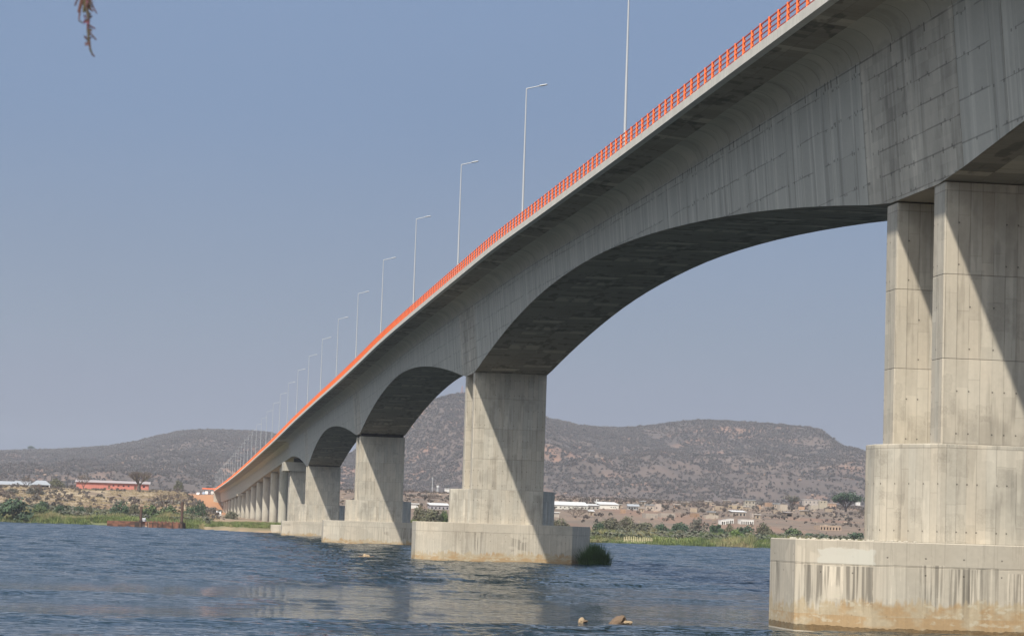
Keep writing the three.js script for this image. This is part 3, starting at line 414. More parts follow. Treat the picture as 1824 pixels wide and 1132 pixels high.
// bushes: [x of the middle, y of the foot, width px, height px, distance, kind, label]
const BUSHES = [
  [27, 932, 62, 38, 690, 'dark', 'big dark green bush at the water on the far left of the bank'], [70, 916, 28, 18, 700, 'mid', 'bright green bush right of the big dark bush on the left bank'],
  [74, 904, 26, 14, 735, 'dark', 'dark bush on the slope edge above the bright green bush'], [107, 914, 18, 15, 715, 'dark', 'narrow dark bush standing alone in the left reeds'],
  [141, 915, 22, 16, 715, 'dark', 'round dark bush below the long pink building'], [158, 912, 14, 13, 725, 'olive', 'small olive bush right of the round dark bush'],
  [182, 916, 24, 8, 712, 'olive', 'low olive scrub left of the dark broad tree'], [240, 915, 22, 18, 705, 'olive', 'olive bush between the dark tree and the first rusty post'],
  [268, 916, 36, 18, 700, 'mid', 'green bush behind the middle of the barge'], [300, 917, 44, 18, 700, 'mid', 'wide green bush left of the tall rusty post'],
  [336, 925, 30, 12, 690, 'olive', 'low olive bush at the foot of the tall rusty post'], [378, 921, 30, 14, 900, 'grey', 'pale grey bush in front of the abutment'],
  [412, 920, 22, 10, 800, 'olive', 'low olive bush at the feet of the farthest columns'], [302, 896, 60, 6, 850, 'grey', 'flat grey scrub under the bare bushy tree on the left slope'],
  [318, 864, 16, 9, 1120, 'olive', 'small dark bush on the crest between the baobab and the bridge'], [100, 866, 26, 14, 1085, 'olive', 'bush behind the end of the grey roofed buildings'],
  [60, 880, 30, 14, 930, 'grey', 'bare grey bush on the slope below the grey roofed buildings'], [20, 882, 24, 12, 930, 'grey', 'bare grey bush on the slope at the left picture edge'],
  [748, 927, 26, 26, 720, 'olive', 'brownish bush right of the third pier seen past its base'], [770, 926, 40, 20, 690, 'olive', 'olive bush between the second and third piers'], [792, 928, 22, 20, 690, 'mid', 'green bush touching the left side of the second pier'],
  [994, 936, 40, 12, 690, 'olive', 'low olive bush above the end of the second pile cap'], [1066, 950, 26, 22, 640, 'dark', 'dark bush at the water edge right of the second pile cap'], [1085, 942, 44, 20, 680, 'olive', 'broad olive bush right of the dark bush by the second pile cap'],
  [1115, 938, 34, 18, 720, 'olive', 'olive bush behind the left end of the stick fence'], [1150, 946, 44, 16, 680, 'olive', 'wide olive bush above the stick fence'], [1178, 945, 30, 14, 680, 'dark', 'dark bush above the right half of the stick fence'],
  [1208, 945, 36, 14, 680, 'dark', 'dark low bush left of the rounded grey bush'], [1245, 943, 32, 22, 690, 'grey', 'rounded grey bush left of the white arcade building'], [1276, 948, 30, 17, 680, 'dark', 'dark bush below the white arcade building'],
  [1302, 946, 22, 12, 690, 'olive', 'small olive bush below the gap between both white arcades'], [1328, 951, 40, 16, 680, 'dark', 'dark bush below the white pillared building'], [1360, 950, 26, 20, 690, 'olive', 'olive bush right of the dark bush below the white pillars'],
  [1372, 958, 24, 14, 670, 'olive', 'brown olive bush at the left edge of the nearest pile cap'], [1212, 956, 22, 13, 650, 'olive', 'olive bush standing in the reeds right of the stick fence'], [1252, 958, 18, 10, 640, 'mid', 'green bush in the reeds below the grey rounded bush'], [1312, 958, 34, 14, 640, 'bright', 'bright green bush in the reeds near the nearest pier'],
  [1412, 960, 40, 20, 690, 'mid', 'green tree bush rising behind the nearest pile cap on its left'], [1452, 964, 56, 16, 690, 'dark', 'long dark bush behind the nearest pile cap below the ruin'], [1525, 968, 40, 20, 680, 'dark', 'dark bush behind the pile cap left of the nearest pier'],
];
BUSHES.forEach(([x, y, w, h, s, k, label], i) => { const [t] = px(x, y, s), yy = Math.max(px(x, y, s)[1], ground(t, s)); bush(k, i, 'bush', label, t, s, m1(w, s) * 0.64, Math.max(m1(h, s) * 1.0, px(x, y - h, s)[1] - ground(t, s)), null, Math.min(yy, ground(t, s))); });
// trees
const T = {
  baobab: treeParts(3, 9.6, 3.4, 0.85, 5, 0.62), bare: treeParts(8, 7.5, 1.6, 0.28, 5, 0.55), bareB: treeParts(21, 7.5, 1.0, 0.24, 5, 0.75), thin: treeParts(33, 6, 2.0, 0.16, 4, 0.4),
  round: treeParts(14, 9.5, 2.2, 0.5, 4, 0.6, GREEN.dark.map((k) => k.map((x) => x * 1.2)), 40, 0.75), greyish: treeParts(17, 9, 2.4, 0.4, 4, 0.45, GREEN.grey, 9, 0.55), broad: null };
function treeAt(name, label, x, y, h, s, g, hRef, wide = 1) { const [t, gy] = at(x, y, s), base = Math.min(gy, px(x, y, s)[1] + 1), k = (px(x, y - h, s)[1] - base) / hRef; const o = tree(name, label, t, s, g, base); o.scale.set(k * wide, k, k * wide); return o; }
treeAt('baobab_tree', 'big bare baobab with a thick trunk at the right end of the pink building', 246, 880, 42, 1020, T.baobab, 9.8, 1.15);
treeAt('bare_tree', 'thin bare tree in front of the left end of the pink building', 148, 874, 30, 1045, T.bare, 7.8, 0.9);
treeAt('bare_tree', 'bushy bare tree on the dry slope behind the barge', 296, 908, 36, 800, T.bareB, 7.5, 1.35);
treeAt('bare_tree', 'small bare tree standing on the slope below the grey roofed buildings', 68, 892, 30, 900, T.thin, 6.2, 1.3);
treeAt('bare_tree', 'bare tree in front of the grey roofed buildings', 47, 876, 27, 1020, T.bare, 7.8, 1);
treeAt('bare_tree', 'bare reddish tree on the slope just right of the second pier', 1027, 930, 30, 900, T.bareB, 7.5, 1.3);
treeAt('bare_tree', 'bare tree before the white roofs between the second and third piers', 770, 906, 28, 1100, T.bare, 7.8, 1.2);
treeAt('bare_tree', 'bare broad tree in the village above the stick fence', 1212, 922, 32, 1180, T.bareB, 7.5, 1.2);
treeAt('bare_tree', 'bare tree high in the village left of the two storey house', 1248, 909, 20, 1400, T.bare, 7.8, 1.3);
treeAt('bare_tree', 'grey bare tree right of the two storey house', 1364, 913, 22, 1350, T.bareB, 7.5, 1);
treeAt('bare_tree', 'bare tree beside the nearest pier on the brown slope', 1540, 932, 30, 1000, T.bareB, 7.5, 1.4);
treeAt('bare_tree', 'bare tree above the grey block house near the white factory', 1132, 902, 18, 1500, T.thin, 6.2, 1.2);
treeAt('leafy_tree', 'grey green upright tree in the village left of the round dark tree', 1412, 915, 32, 1150, T.greyish, 9.6, 0.85);
treeAt('leafy_tree', 'round dark green tree on the slope beside the nearest pier', 1507, 912, 31, 1120, T.round, 9.6, 1.25);
treeAt('leafy_tree', 'lone tree on the hill ridge at the far left', 54, 804, 9, 4180, T.round, 9.6, 1.1);
{ const big = (seed, x, y, w, h, s, label) => { const [g, cl] = foliage(seed, 1, 1, 1300, 0.13, GREEN.dark, 0.05); const [t, gy] = at(x, y, s), base = Math.min(gy, px(x, y, s)[1]); const o = thing('leafy_tree', label, 'tree', [t, base, s]); part('crown', g, leafMat, o); part('trunk', mergeGeometries(cl.slice(0, 8).map((c) => plain2(limb(new THREE.Vector3(0, -0.1, 0), new THREE.Vector3(c[0], c[1], c[2]), 0.06, 0.015, BARK, 5)))), twigMat, o); o.scale.set(m1(w, s) * 0.54, px(x, y - h, s)[1] - base, m1(w, s) * 0.54); };
  big(701, 213, 918, 42, 25, 700, 'broad dark green tree behind the left half of the barge'); big(717, 340, 921, 30, 20, 715, 'lower dark green tree just right of the tall rusty post'); big(733, 357, 921, 26, 27, 722, 'taller dark green tree left of the bridge abutment'); }
// grass and reeds along the water, scrub on the slopes and hills: more than anyone could count
function tuft(seed, n, h, w, lean) { const r = rng(seed), p = [], nn = []; for (let i = 0; i < n; i++) { const a = r() * 6.283, d = r() * 0.35, x = Math.cos(a) * d, z = Math.sin(a) * d, b = r() * 6.283, L = h * (0.55 + 0.45 * r()), k = lean * (0.4 + r()), wx = Math.cos(b + 1.57) * w, wz = Math.sin(b + 1.57) * w, mx = x + Math.cos(b) * k * 0.35, mz = z + Math.sin(b) * k * 0.35, ex = x + Math.cos(b) * k, ez = z + Math.sin(b) * k;
    p.push(x - wx, 0, z - wz, x + wx, 0, z + wz, mx + wx * 0.8, L * 0.6, mz + wz * 0.8, x - wx, 0, z - wz, mx + wx * 0.8, L * 0.6, mz + wz * 0.8, mx - wx * 0.8, L * 0.6, mz - wz * 0.8, mx - wx * 0.8, L * 0.6, mz - wz * 0.8, mx + wx * 0.8, L * 0.6, mz + wz * 0.8, ex, L, ez); }
  const g = new THREE.BufferGeometry(); g.setAttribute('position', new THREE.Float32BufferAttribute(p, 3)); g.computeVertexNormals(); return g; }
const grassMat = new THREE.MeshPhysicalMaterial({ roughness: 0.9, transmission: 0.3, thickness: 0, side: THREE.DoubleSide });
function scatter(name, label, geo, mat, n, seed, place) { const r = rng(seed), m = new THREE.InstancedMesh(geo, mat, n); let i = 0, tries = 0; const c = new THREE.Color();
  while (i < n && tries++ < n * 30) { const q = place(r); if (!q) continue; const [t, y, s, k, kh, color] = q; X4.compose(P.set(t, y, -s), Q.setFromAxisAngle(new THREE.Vector3(0, 1, 0), r() * 6.283), S.set(k, kh, k)); m.setMatrixAt(i, X4); m.setColorAt(i, c.setRGB(...color)); i++; }
  m.count = i; m.name = name; shadow(m); tag(m, label, null, null, 'stuff'); scene.add(m); return m; }
const GR = [[0.15, 0.20, 0.045], [0.20, 0.24, 0.065], [0.11, 0.16, 0.04], [0.26, 0.26, 0.11], [0.32, 0.27, 0.13]];
function bankGrass(t0, t1, dMax, hi) { return (r) => { const t = mix(t0, t1, r()), d = 1.5 + (dMax - 1.5) * Math.pow(r(), 0.8), s = shore(t) + d; const z = fbm(t * 0.05, s * 0.08, 3, 301), z2 = fbm(t * 0.16, d * 0.12, 3, 303); if (z2 < 0.3) return null; const gi = clamp(Math.floor((z * 1.7 - 0.35 + 0.30 * (d / dMax)) * 5 + (r() - 0.5) * 1.6), 0, 4), f = 0.8 + 0.4 * r(); const h = hi * (0.3 + 1.4 * z2 * z2 + 0.35 * z2) * (0.6 + 0.7 * r()); return [t, Math.max(ground(t, s), -0.05) - 0.05, s, 1.6 * (0.8 + 0.5 * r()), h * Math.min(1, 0.45 + d * 0.1) * (t > 98 && t < 118 && d < 26 ? 0.38 : 1), GR[gi].map((x) => x * f)]; }; }
const tg = tuft(5, 16, 1, 0.035, 0.5);
scatter('reeds', 'bright green reeds and grass along the left shore behind the barge', tg, grassMat, 9000, 11, bankGrass(-75, 8, 62, 1.7));
scatter('reeds', 'green and straw coloured reeds along the right shore', tg, grassMat, 14000, 12, bankGrass(52, 190, 75, 1.9));
scatter('grass', 'patchy green grass on the shore under the approach columns', tg, grassMat, 3500, 13, (r) => { const t = mix(2, 40, r()), s = shore(t) + 20 + 60 * r(); if (s < 575 || s > 720 || fbm(t * 0.1, s * 0.06, 3, 307) < 0.42) return null; const f = 0.7 + 0.5 * r(); return [t, ground(t, s) - 0.1, s, 1.2, 0.5 + 0.5 * r(), GR[Math.floor(r() * 4)].map((x) => x * f)]; });
scatter('dry_grass', 'pale dry grass tufts over the left slope', tg, grassMat, 7000, 14, (r) => { const t = mix(-75, 14, r()), s = mix(735, 1060, r()); if (fbm(t * 0.12, s * 0.05, 3, 309) < 0.42) return null; const f = 0.8 + 0.5 * r(); return [t, ground(t, s) - 0.1, s, 1.2, 0.35 + 0.4 * r(), [0.36 * f, 0.28 * f, 0.16 * f]]; });
{ const [sg] = foliage(901, 1, 1, 70, 0.42, [[1, 1, 1]], 0.05); sg.deleteAttribute('color');
  // pale boulders where rock shows through the woodland
  const bg = new THREE.IcosahedronGeometry(1, 1); { const p = bg.attributes.position; for (let i = 0; i < p.count; i++) { const v = new THREE.Vector3().fromBufferAttribute(p, i), k = 0.75 + 0.5 * noise(v.x * 2 + 9, v.y * 2 + v.z * 1.7 + 5, 3); p.setXYZ(i, v.x * k, v.y * k * 0.7, v.z * k); } bg.computeVertexNormals(); }
  const woodMat = new THREE.MeshPhysicalMaterial({ roughness: 1, transmission: 0.55, thickness: 0, side: THREE.DoubleSide });
  const K = [[0.125, 0.098, 0.08], [0.105, 0.085, 0.07], [0.145, 0.114, 0.092], [0.10, 0.088, 0.07]];
  scatter('dry_scrub', 'small dry bushes scattered over the slopes below the hills', sg, grassMat, 12000, 15, (r) => { const lf = r() < 0.15, t = lf ? mix(-110, 16, r()) : mix(60, 480, r()), s = lf ? mix(745, 1400, r()) : mix(740, 2050, Math.sqrt(r())); if (fbm(t * 0.03, s * 0.02, 3, 311) < 0.42) return null; const h = 0.5 + 1.9 * r() * r(), f = 0.8 + 0.5 * r(); return [t, ground(t, s) - 0.1, s, h * 0.8, h, K[Math.floor(r() * 4)].map((x) => x * f)]; });
  const GS = [[0.085, 0.095, 0.045], [0.11, 0.115, 0.06], [0.06, 0.078, 0.035], [0.13, 0.12, 0.08]];
  scatter('riverside_scrub', 'tangled olive shrubs and creepers behind the reeds on both shores', sg, grassMat, 2600, 18, (r) => { const lf = r() < 0.4, t = lf ? mix(-80, 10, r()) : mix(56, 210, r()), s = shore(t) + mix(28, 95, r()); if (fbm(t * 0.07, s * 0.05, 3, 317) < 0.45) return null; const h = 0.8 + 1.6 * r(), f = 0.75 + 0.5 * r(); return [t, ground(t, s) - 0.1, s, h * 1.1, h, GS[Math.floor(r() * 4)].map((x) => x * f)]; });
  scatter('village_rubble', 'stones and broken mud bricks strewn over the brown village slope', bg, std({ roughness: 1 }), 3800, 19, (r) => { const t = mix(70, 470, r()), s = mix(760, 1900, Math.sqrt(r())); if (fbm(t * 0.05, s * 0.02, 3, 319) < 0.45) return null; const k = 0.25 + 1.0 * r() * r() * r(), f = 0.6 + 0.8 * r(); return [t, ground(t, s), s, k * 1.5, k, [0.26 * f, 0.20 * f, 0.15 * f]]; });
  scatter('dry_woodland', 'leafless grey brown woodland covering the hills', sg, woodMat, 120000, 16, (r) => { const t = mix(-520, 1150, r()), s = mix(2080, 4450, Math.sqrt(r())); if (s > ridgeS(t) + 60) return null; const z = fbm(t * 0.012, s * 0.009, 4, 313); if (r() > 0.5 + 0.5 * sm(0.26, 0.54, z)) return null; const h = 1.4 + 2.8 * r() * r() + 1.2 * z, f = 0.85 + 0.3 * r(); return [t, ground(t, s) - 0.3, s, h * 0.75, h, K[Math.floor(r() * 4)].map((x) => x * f)]; });
  scatter('boulders', 'pale orange rocks breaking through the hillside', bg, std({ roughness: 1 }), 2000, 17, (r) => { const t = mix(-520, 900, r()), s = mix(2150, 3500, r()); if (s > ridgeS(t) - 30 || fbm(t * 0.012, s * 0.02, 4, 65) < 0.55 || r() > 0.7) return null; const k = 0.6 + 2.0 * r() * r(), f = 0.7 + 0.5 * r(); return [t, ground(t, s), s, k, k, [0.26 * f, 0.18 * f, 0.135 * f]]; });
}
{ // reeds on the end of the second pile cap
  const o = thing('reed_clump', 'dark green clump of tall reeds at the right end of the second pile cap', 'reeds', [37.4, -0.1, 215.8]); const r = rng(61), gs = [];
  for (let i = 0; i < 170; i++) { const a = r() * 6.283, d = Math.sqrt(r()), g = tuft(700 + i, 20, (2.8 - 1.25 * d * d) * (0.8 + 0.25 * r()), 0.02, 0.35 + 0.65 * d); g.translate(Math.cos(a) * d * 1.15, 0, Math.sin(a) * d * 1.1); gs.push(g); }
  part('reed_blades', mergeGeometries(gs), std({ color: new THREE.Color().setRGB(0.06, 0.115, 0.035), side: THREE.DoubleSide }), o).userData.kind = 'stuff'; }

// ---------------------------------------------------------------- rocks in the river
function rock(seed, a, b, c, color, mat) { const g = new THREE.IcosahedronGeometry(1, 3), p = g.attributes.position; for (let i = 0; i < p.count; i++) { const v = new THREE.Vector3().fromBufferAttribute(p, i), k = 0.55 + 0.8 * fbm(v.x * 1.6 + seed * 3.1 + 5, v.y * 1.6 + v.z * 1.3 + 7, 3, seed) + 0.22 * noise(v.x * 5 + 9, v.z * 5 + v.y * 5 + 9, seed); p.setXYZ(i, v.x * k * a, v.y * k * b, v.z * k * c); } g.computeVertexNormals(); return g; }
const rockTex = plainTexture(91, 2, 2, 256, 256, [0.14, 0.095, 0.062], 0, 0.3), rockMat = mapped(rockTex, 0.02), paleRock = mapped(plainTexture(92, 2, 2, 256, 256, [0.32, 0.24, 0.155], 0, 0.3), 0.02);
{ let o = thing('river_rock', 'brown pointed rock with a flat pale block beside it in the near water', 'rock', [15.5, 0, 84.8]); { const g = rock(4, 0.25, 0.24, 0.24); const p = g.attributes.position; for (let i = 0; i < p.count; i++) p.setX(i, p.getX(i) + 0.75 * Math.max(0, p.getY(i))); g.computeVertexNormals(); part('rock', g, rockMat, o); } { const g = rock(7, 0.21, 0.085, 0.15); g.translate(0.36, 0.045, 0.05); part('rock', g, paleRock, o); } { const g = rock(9, 0.16, 0.06, 0.14); g.translate(0.12, 0.03, 0.12); part('rock', g, rockMat, o); }
  o = thing('river_rock', 'small pale stone alone in the near water left of the brown rock', 'rock', [14.5, 0, 86]); part('rock', rock(12, 0.11, 0.13, 0.11), paleRock, o); { const g = rock(15, 0.15, 0.05, 0.12); g.translate(0.08, 0.01, 0); part('rock', g, rockMat, o); }
  o = thing('river_rock', 'low row of pale rocks in mid river left of the second pile cap', 'rock', [17.7, 0, 224]); [[-0.5, 0.3, 0.09], [0.0, 0.34, 0.17], [0.55, 0.3, 0.08], [-0.85, 0.2, 0.06]].forEach(([x, w, h], i) => { const g = rock(20 + i, w, h, 0.3); g.scale(1, 2, 1); g.translate(x, 0.12, 0); part('rock', g, i === 1 ? paleRock : rockMat, o); });
  o = thing('river_rock', 'pale flat rocks at the shore beside the farthest pile cap', 'rock', [20.6, 0, 522]); [[-0.7, 0.8, 0.5], [0.8, 0.7, 0.55]].forEach(([x, w, h], i) => { const g = rock(30 + i, w, h, 0.6); g.translate(x, 0.05, 0); part('rock', g, paleRock, o); });
  o = thing('river_rock', 'rubble stones at the foot of the third pile cap', 'rock', [24.6, 0, 350.6]); [[-1.0, 0.5, 0.42], [0.3, 0.6, 0.5], [2.1, 0.35, 0.36]].forEach(([x, w, h], i) => { const g = rock(40 + i, w, h, 0.4); g.translate(x, 0.03, 0); part('rock', g, paleRock, o); });
}

// ---------------------------------------------------------------- buildings beyond the river
function hit(x, y, sMin, sMax) { for (let s = sMin; s < sMax; s += 2) { const [t, h] = px(x, y, s); if (ground(t, s) >= h) return s; } return sMax; }
const WALLT = plainTexture(95, 6, 6, 256, 256, [0.72, 0.72, 0.72], 0, 0.25);
const wallMats = {}; function wallMat(r, g, b) { if (r < 0.6 && r > 0.4 && g > 0.3) { r *= 0.78; g *= 0.78; b *= 0.78; } const k = [r, g, b].join(); return wallMats[k] ??= std({ map: WALLT, color: new THREE.Color().setRGB(r * 1.35, g * 1.35, b * 1.35) }); }
const doorWood = col(0.20, 0.13, 0.08), glassDark = col(0.03, 0.035, 0.04, { roughness: 0.2 }), tin = col(0.36, 0.38, 0.40, { roughness: 0.55, metalness: 0.2 }), whiteTin = col(0.56, 0.56, 0.55, { roughness: 0.6 });
// x0..x1, top and foot in the photograph, openings as [left, bottom, width, height] fractions of the front
function house(name, label, cat, x0, x1, yt, yb, o = {}) {
  const s = o.s ?? hit((x0 + x1) / 2, yb, o.from ?? 700, 2040), [ta] = px(x0, yb, s), [tb] = px(x1, yb, s), y0 = px((x0 + x1) / 2, yb, s)[1], y1 = px((x0 + x1) / 2, yt, s)[1], w = tb - ta, dp = o.depth ?? Math.max(3, w * 0.6), rh = o.roof === 'none' ? 0 : (o.rise ?? 0.35), H = Math.max(1.6, y1 - y0 - rh);
  const g = thing(name, label, cat, [(ta + tb) / 2, y0, s], o.turn ?? 0, o.group), wm = wallMat(...(o.wall ?? [0.5, 0.43, 0.34])), hw = w / 2, th = 0.22, ops = o.open ?? [];
  // front wall with real openings
  const sh = new THREE.Shape([[-hw, -1.5], [hw, -1.5], [hw, H], [-hw, H]].map((p) => new THREE.Vector2(...p)));
  for (const [a, b, c, d, arch] of ops) { const l = -hw + a * w, r = l + c * w, lo = b * H, hi = (b + d) * H, h = new THREE.Path(); h.moveTo(l, lo); h.lineTo(r, lo); if (arch) { const q = Math.min((r - l) / 2, hi - lo); h.lineTo(r, hi - q); h.absellipse((l + r) / 2, hi - q, (r - l) / 2, q, 0, Math.PI); } else { h.lineTo(r, hi); h.lineTo(l, hi); } h.lineTo(l, lo); sh.holes.push(h); }
  const front = new THREE.ExtrudeGeometry(sh, { depth: th, bevelEnabled: false, curveSegments: 5 }); front.translate(0, 0, -th);
  const bx = (a, b, c, d, e, f) => { const q = new THREE.BoxGeometry(b - a, d - c, f - e); q.translate((a + b) / 2, (c + d) / 2, (e + f) / 2); return q; };
  part('wall', [front, bx(-hw, -hw + th, -1.5, H, -dp, -th), bx(hw - th, hw, -1.5, H, -dp, -th), bx(-hw + th, hw - th, -1.5, H, -dp, -dp + th)], wm, g);
  if (!o.ruin && !o.open_) for (const [a, b, c, d] of ops) part(b < 0.05 ? 'door' : 'window', bx(-hw + a * w - 0.04, -hw + (a + c) * w + 0.04, b * H - 0.03, (b + d) * H + 0.03, -th - 0.09, -th + 0.005 - 0.03), b < 0.05 ? doorWood : glassDark, g);
  const ov = o.over ?? 0.3, rm = o.roofMat ?? tin;
  if (o.roof === 'gable' || o.roof === 'hip') { const k = o.roof === 'hip' ? Math.min(hw * 0.6, dp * 0.5) : 0, P3 = [[-hw - ov, 0, ov], [hw + ov, 0, ov], [hw + ov, 0, -dp - ov], [-hw - ov, 0, -dp - ov], [-hw - ov + k, rh, -dp / 2], [hw + ov - k, rh, -dp / 2]], f = [[0, 1, 5], [0, 5, 4], [2, 3, 4], [2, 4, 5], [1, 2, 5], [3, 0, 4], [0, 3, 2], [0, 2, 1]]; const q = new THREE.BufferGeometry(); q.setAttribute('position', new THREE.Float32BufferAttribute(f.flat().flatMap((i) => P3[i]), 3)); q.computeVertexNormals(); q.translate(0, H + 0.004, 0); part('roof', q, rm, g); }
  else if (o.roof === 'shed') { const q = bx(-hw - ov, hw + ov, 0, 0.12, -dp - ov, ov); const p = q.attributes.position; for (let i = 0; i < p.count; i++) p.setY(i, p.getY(i) + rh * (p.getZ(i) < -dp / 2 ? 1 : 0)); q.computeVertexNormals(); q.translate(0, H + 0.004, 0); part('roof', q, rm, g); part('gable_wall', bx(-hw + 0.01, hw - 0.01, H, H + rh * 0.9, -dp + 0.02, -dp + th), wm, g); }
  else if (o.roof !== 'none') part('roof', bx(-hw - ov, hw + ov, H + 0.004, H + Math.max(0.15, rh), -dp - ov, ov), rm, g);
  else part('floor', bx(-hw + th, hw - th, -0.3, 0.05, -dp + th, -th), wm, g);
  if (o.posts) { const n = o.posts, zf = 1.9; part('veranda_roof', bx(-hw - ov, hw + ov, H - 0.1, H, 0.002, zf + 0.3), rm, g); for (let i = 0; i < n; i++) { const xx = mix(-hw + 0.15, hw - 0.15, i / (n - 1)); part('post', bx(xx - 0.14, xx + 0.14, -1, H - 0.1, zf - 0.14, zf + 0.14), wallMat(0.75, 0.75, 0.74), g); } }
  return g;
}
const win = (n, y = 0.45, w = 0.5, h = 0.35) => Array.from({ length: n }, (_, i) => [(i + 0.5 - w / 2) / n, y, w / n, h]);
const TAN = [0.35, 0.28, 0.21], GRY = [0.30, 0.285, 0.26], WHT = [0.66, 0.65, 0.62], PNK = [0.52, 0.19, 0.15], BRN = [0.36, 0.24, 0.16], STN = [0.33, 0.29, 0.25];
// left bank
house('long_building', 'long low pink building with a grey roof on the crest left of the baobab', 'building', 135, 264, 855.5, 870.5, { s: 1062, wall: PNK, depth: 11, roof: 'shed', rise: 1.1, over: 0.7, roofMat: col(0.34, 0.30, 0.30), open: [[0.44, 0.0, 0.03, 0.6], [0.50, 0.45, 0.025, 0.25], [0.57, 0.45, 0.025, 0.25], [0.64, 0.45, 0.025, 0.25], [0.71, 0.45, 0.025, 0.25], [0.80, 0.0, 0.03, 0.62], [0.86, 0.4, 0.03, 0.3], [0.92, 0.4, 0.03, 0.3]] });
house('veranda_building', 'grey tin roofed building with white posts cut by the left picture edge', 'building', -14, 24, 856, 870, { s: 1066, wall: GRY, depth: 9, roof: 'gable', rise: 1.5, posts: 6, open: win(5, 0.3, 0.45, 0.5) });
house('veranda_building', 'middle grey tin roofed building with white posts on the left crest', 'building', 25, 52, 856, 870, { s: 1062, wall: GRY, depth: 9, roof: 'gable', rise: 1.6, posts: 4, open: win(3, 0.3, 0.4, 0.5) });
house('veranda_building', 'grey hip roofed building at the right end of the tin roofed row', 'building', 54, 88, 855, 870, { s: 1064, wall: [0.30, 0.31, 0.34], depth: 10, roof: 'hip', rise: 1.9, posts: 3, open: win(4, 0.3, 0.4, 0.5) });
// between the second and third piers
house('white_house', 'small white building showing just right of the third pier', 'building', 728, 745, 896, 905, { wall: WHT, roofMat: whiteTin });
house('warehouse', 'pale warehouse roof line behind the bare tree between the middle piers', 'building', 755, 797, 891.5, 897, { from: 1500, wall: [0.55, 0.54, 0.53], roof: 'gable', rise: 1.2, depth: 14, roofMat: whiteTin });
house('warehouse', 'lower white roofed shed in front of the pale warehouse between the middle piers', 'building', 766, 800, 901, 907.5, { wall: [0.42, 0.40, 0.42], roof: 'shed', rise: 0.9, depth: 10, roofMat: whiteTin, open: win(5, 0.2, 0.4, 0.4) });
house('white_house', 'white house high on the hill foot touching the second pier', 'building', 792, 801, 869.5, 874, { s: 2035, wall: WHT, roofMat: whiteTin });
{ const q = (x, y) => { const s = 2300, [t] = px(x, y, s); return [t, ground(t, s), s]; };
  const a = q(780, 864), o = thing('water_tank', 'round white tank on the hillside left of the second pier', 'tank', [a[0], px(780, 867, a[2])[1] - 1, a[2]]); part('tank', new THREE.CylinderGeometry(1.4, 1.4, 1.9, 16).translate(0, 1.6, 0), whiteTin, o); part('stand', new THREE.CylinderGeometry(1.1, 1.3, 4.6, 8).translate(0, -1.66, 0), col(0.3, 0.3, 0.3), o);
  const b = q(770, 866), m = thing('radio_mast', 'thin white mast on the hillside beside the round white tank', 'mast', [b[0], b[1] - 1, b[2]]); part('mast', new THREE.CylinderGeometry(0.22, 0.34, px(770, 849, b[2])[1] - b[1] + 1, 6).translate(0, (px(770, 849, b[2])[1] - b[1] + 1) / 2, 0), whiteTin, m); part('crossarm', new THREE.BoxGeometry(2.4, 0.3, 0.3).translate(0, px(770, 852, b[2])[1] - b[1] + 1, 0), whiteTin, m);
  const s2 = ridgeS(px(823, 700, 3300)[0]), [t2] = px(823, 700, s2), y2 = ground(t2, s2), tw = thing('lattice_tower', 'slim lattice tower on the hilltop seen under the second arch', 'tower', [t2, y2 - 1, s2]), H = px(823, 687, s2)[1] - y2 + 1;
  const legs = []; for (const [a1, b1] of [[-1, -1], [1, -1], [1, 1], [-1, 1]]) { part('leg', plain2(limb(new THREE.Vector3(a1 * 2, 0, b1 * 2), new THREE.Vector3(a1 * 0.4, H, b1 * 0.4), 0.28, 0.2, [0.3, 0.2, 0.2])), twigMat, tw); } for (let k = 0; k < 5; k++) { const y = H * k / 5, w0 = mix(2, 0.4, k / 5), w1 = mix(2, 0.4, (k + 1) / 5); for (const z of [-1, 1]) legs.push(limb(new THREE.Vector3(-w0, y, w0 * z), new THREE.Vector3(w1, y + H / 5, w1 * z), 0.14, 0.14, [0.3, 0.2, 0.2], 4), limb(new THREE.Vector3(w0, y, w0 * z), new THREE.Vector3(-w1, y + H / 5, w1 * z), 0.14, 0.14, [0.3, 0.2, 0.2], 4)); } part('bracing', mergeGeometries(legs.map(plain2)), twigMat, tw); }
// right bank, from left to right
house('factory_hall', 'long low white factory hall right of the second pier', 'building', 980, 1047, 899.5, 906.5, { wall: [0.60, 0.58, 0.53], roof: 'gable', rise: 1.6, depth: 18, roofMat: whiteTin, open: win(9, 0.3, 0.35, 0.3) });
house('factory_hall', 'short white roofed wing joining the factory hall and the white block', 'building', 1047, 1068, 901.5, 907, { wall: [0.50, 0.47, 0.43], roof: 'shed', rise: 0.7, depth: 12, roofMat: whiteTin, open: win(3, 0.2, 0.4, 0.4) });
house('white_block', 'tall white block building with a sloping roof beside the white factory mast', 'building', 1068, 1102, 893.5, 906, { wall: [0.68, 0.66, 0.60], roof: 'shed', rise: 1.2, depth: 12, roofMat: whiteTin, open: [[0.58, 0.3, 0.07, 0.2], [0.70, 0.3, 0.07, 0.2], [0.8, 0.3, 0.07, 0.2]] });
{ const s = hit(1062, 906, 900, 2040), [t] = px(1062, 906, s), g = ground(t, s), H = px(1062.8, 889, s)[1] - g; const o = thing('white_pole', 'white pole between the factory wing and the tall white block', 'pole', [t, g, s]); part('pole', new THREE.CylinderGeometry(0.16, 0.24, H, 8).translate(0, H / 2, 0), whiteTin, o); part('lamp_bracket', new THREE.BoxGeometry(1.2, 0.18, 0.2).translate(0.4, H - 0.1, 0), whiteTin, o); }
house('shack', 'white sheet roofed shack at the second pier base on its right', 'hut', 987, 996, 916, 921, { wall: [0.5, 0.45, 0.40], roofMat: whiteTin });
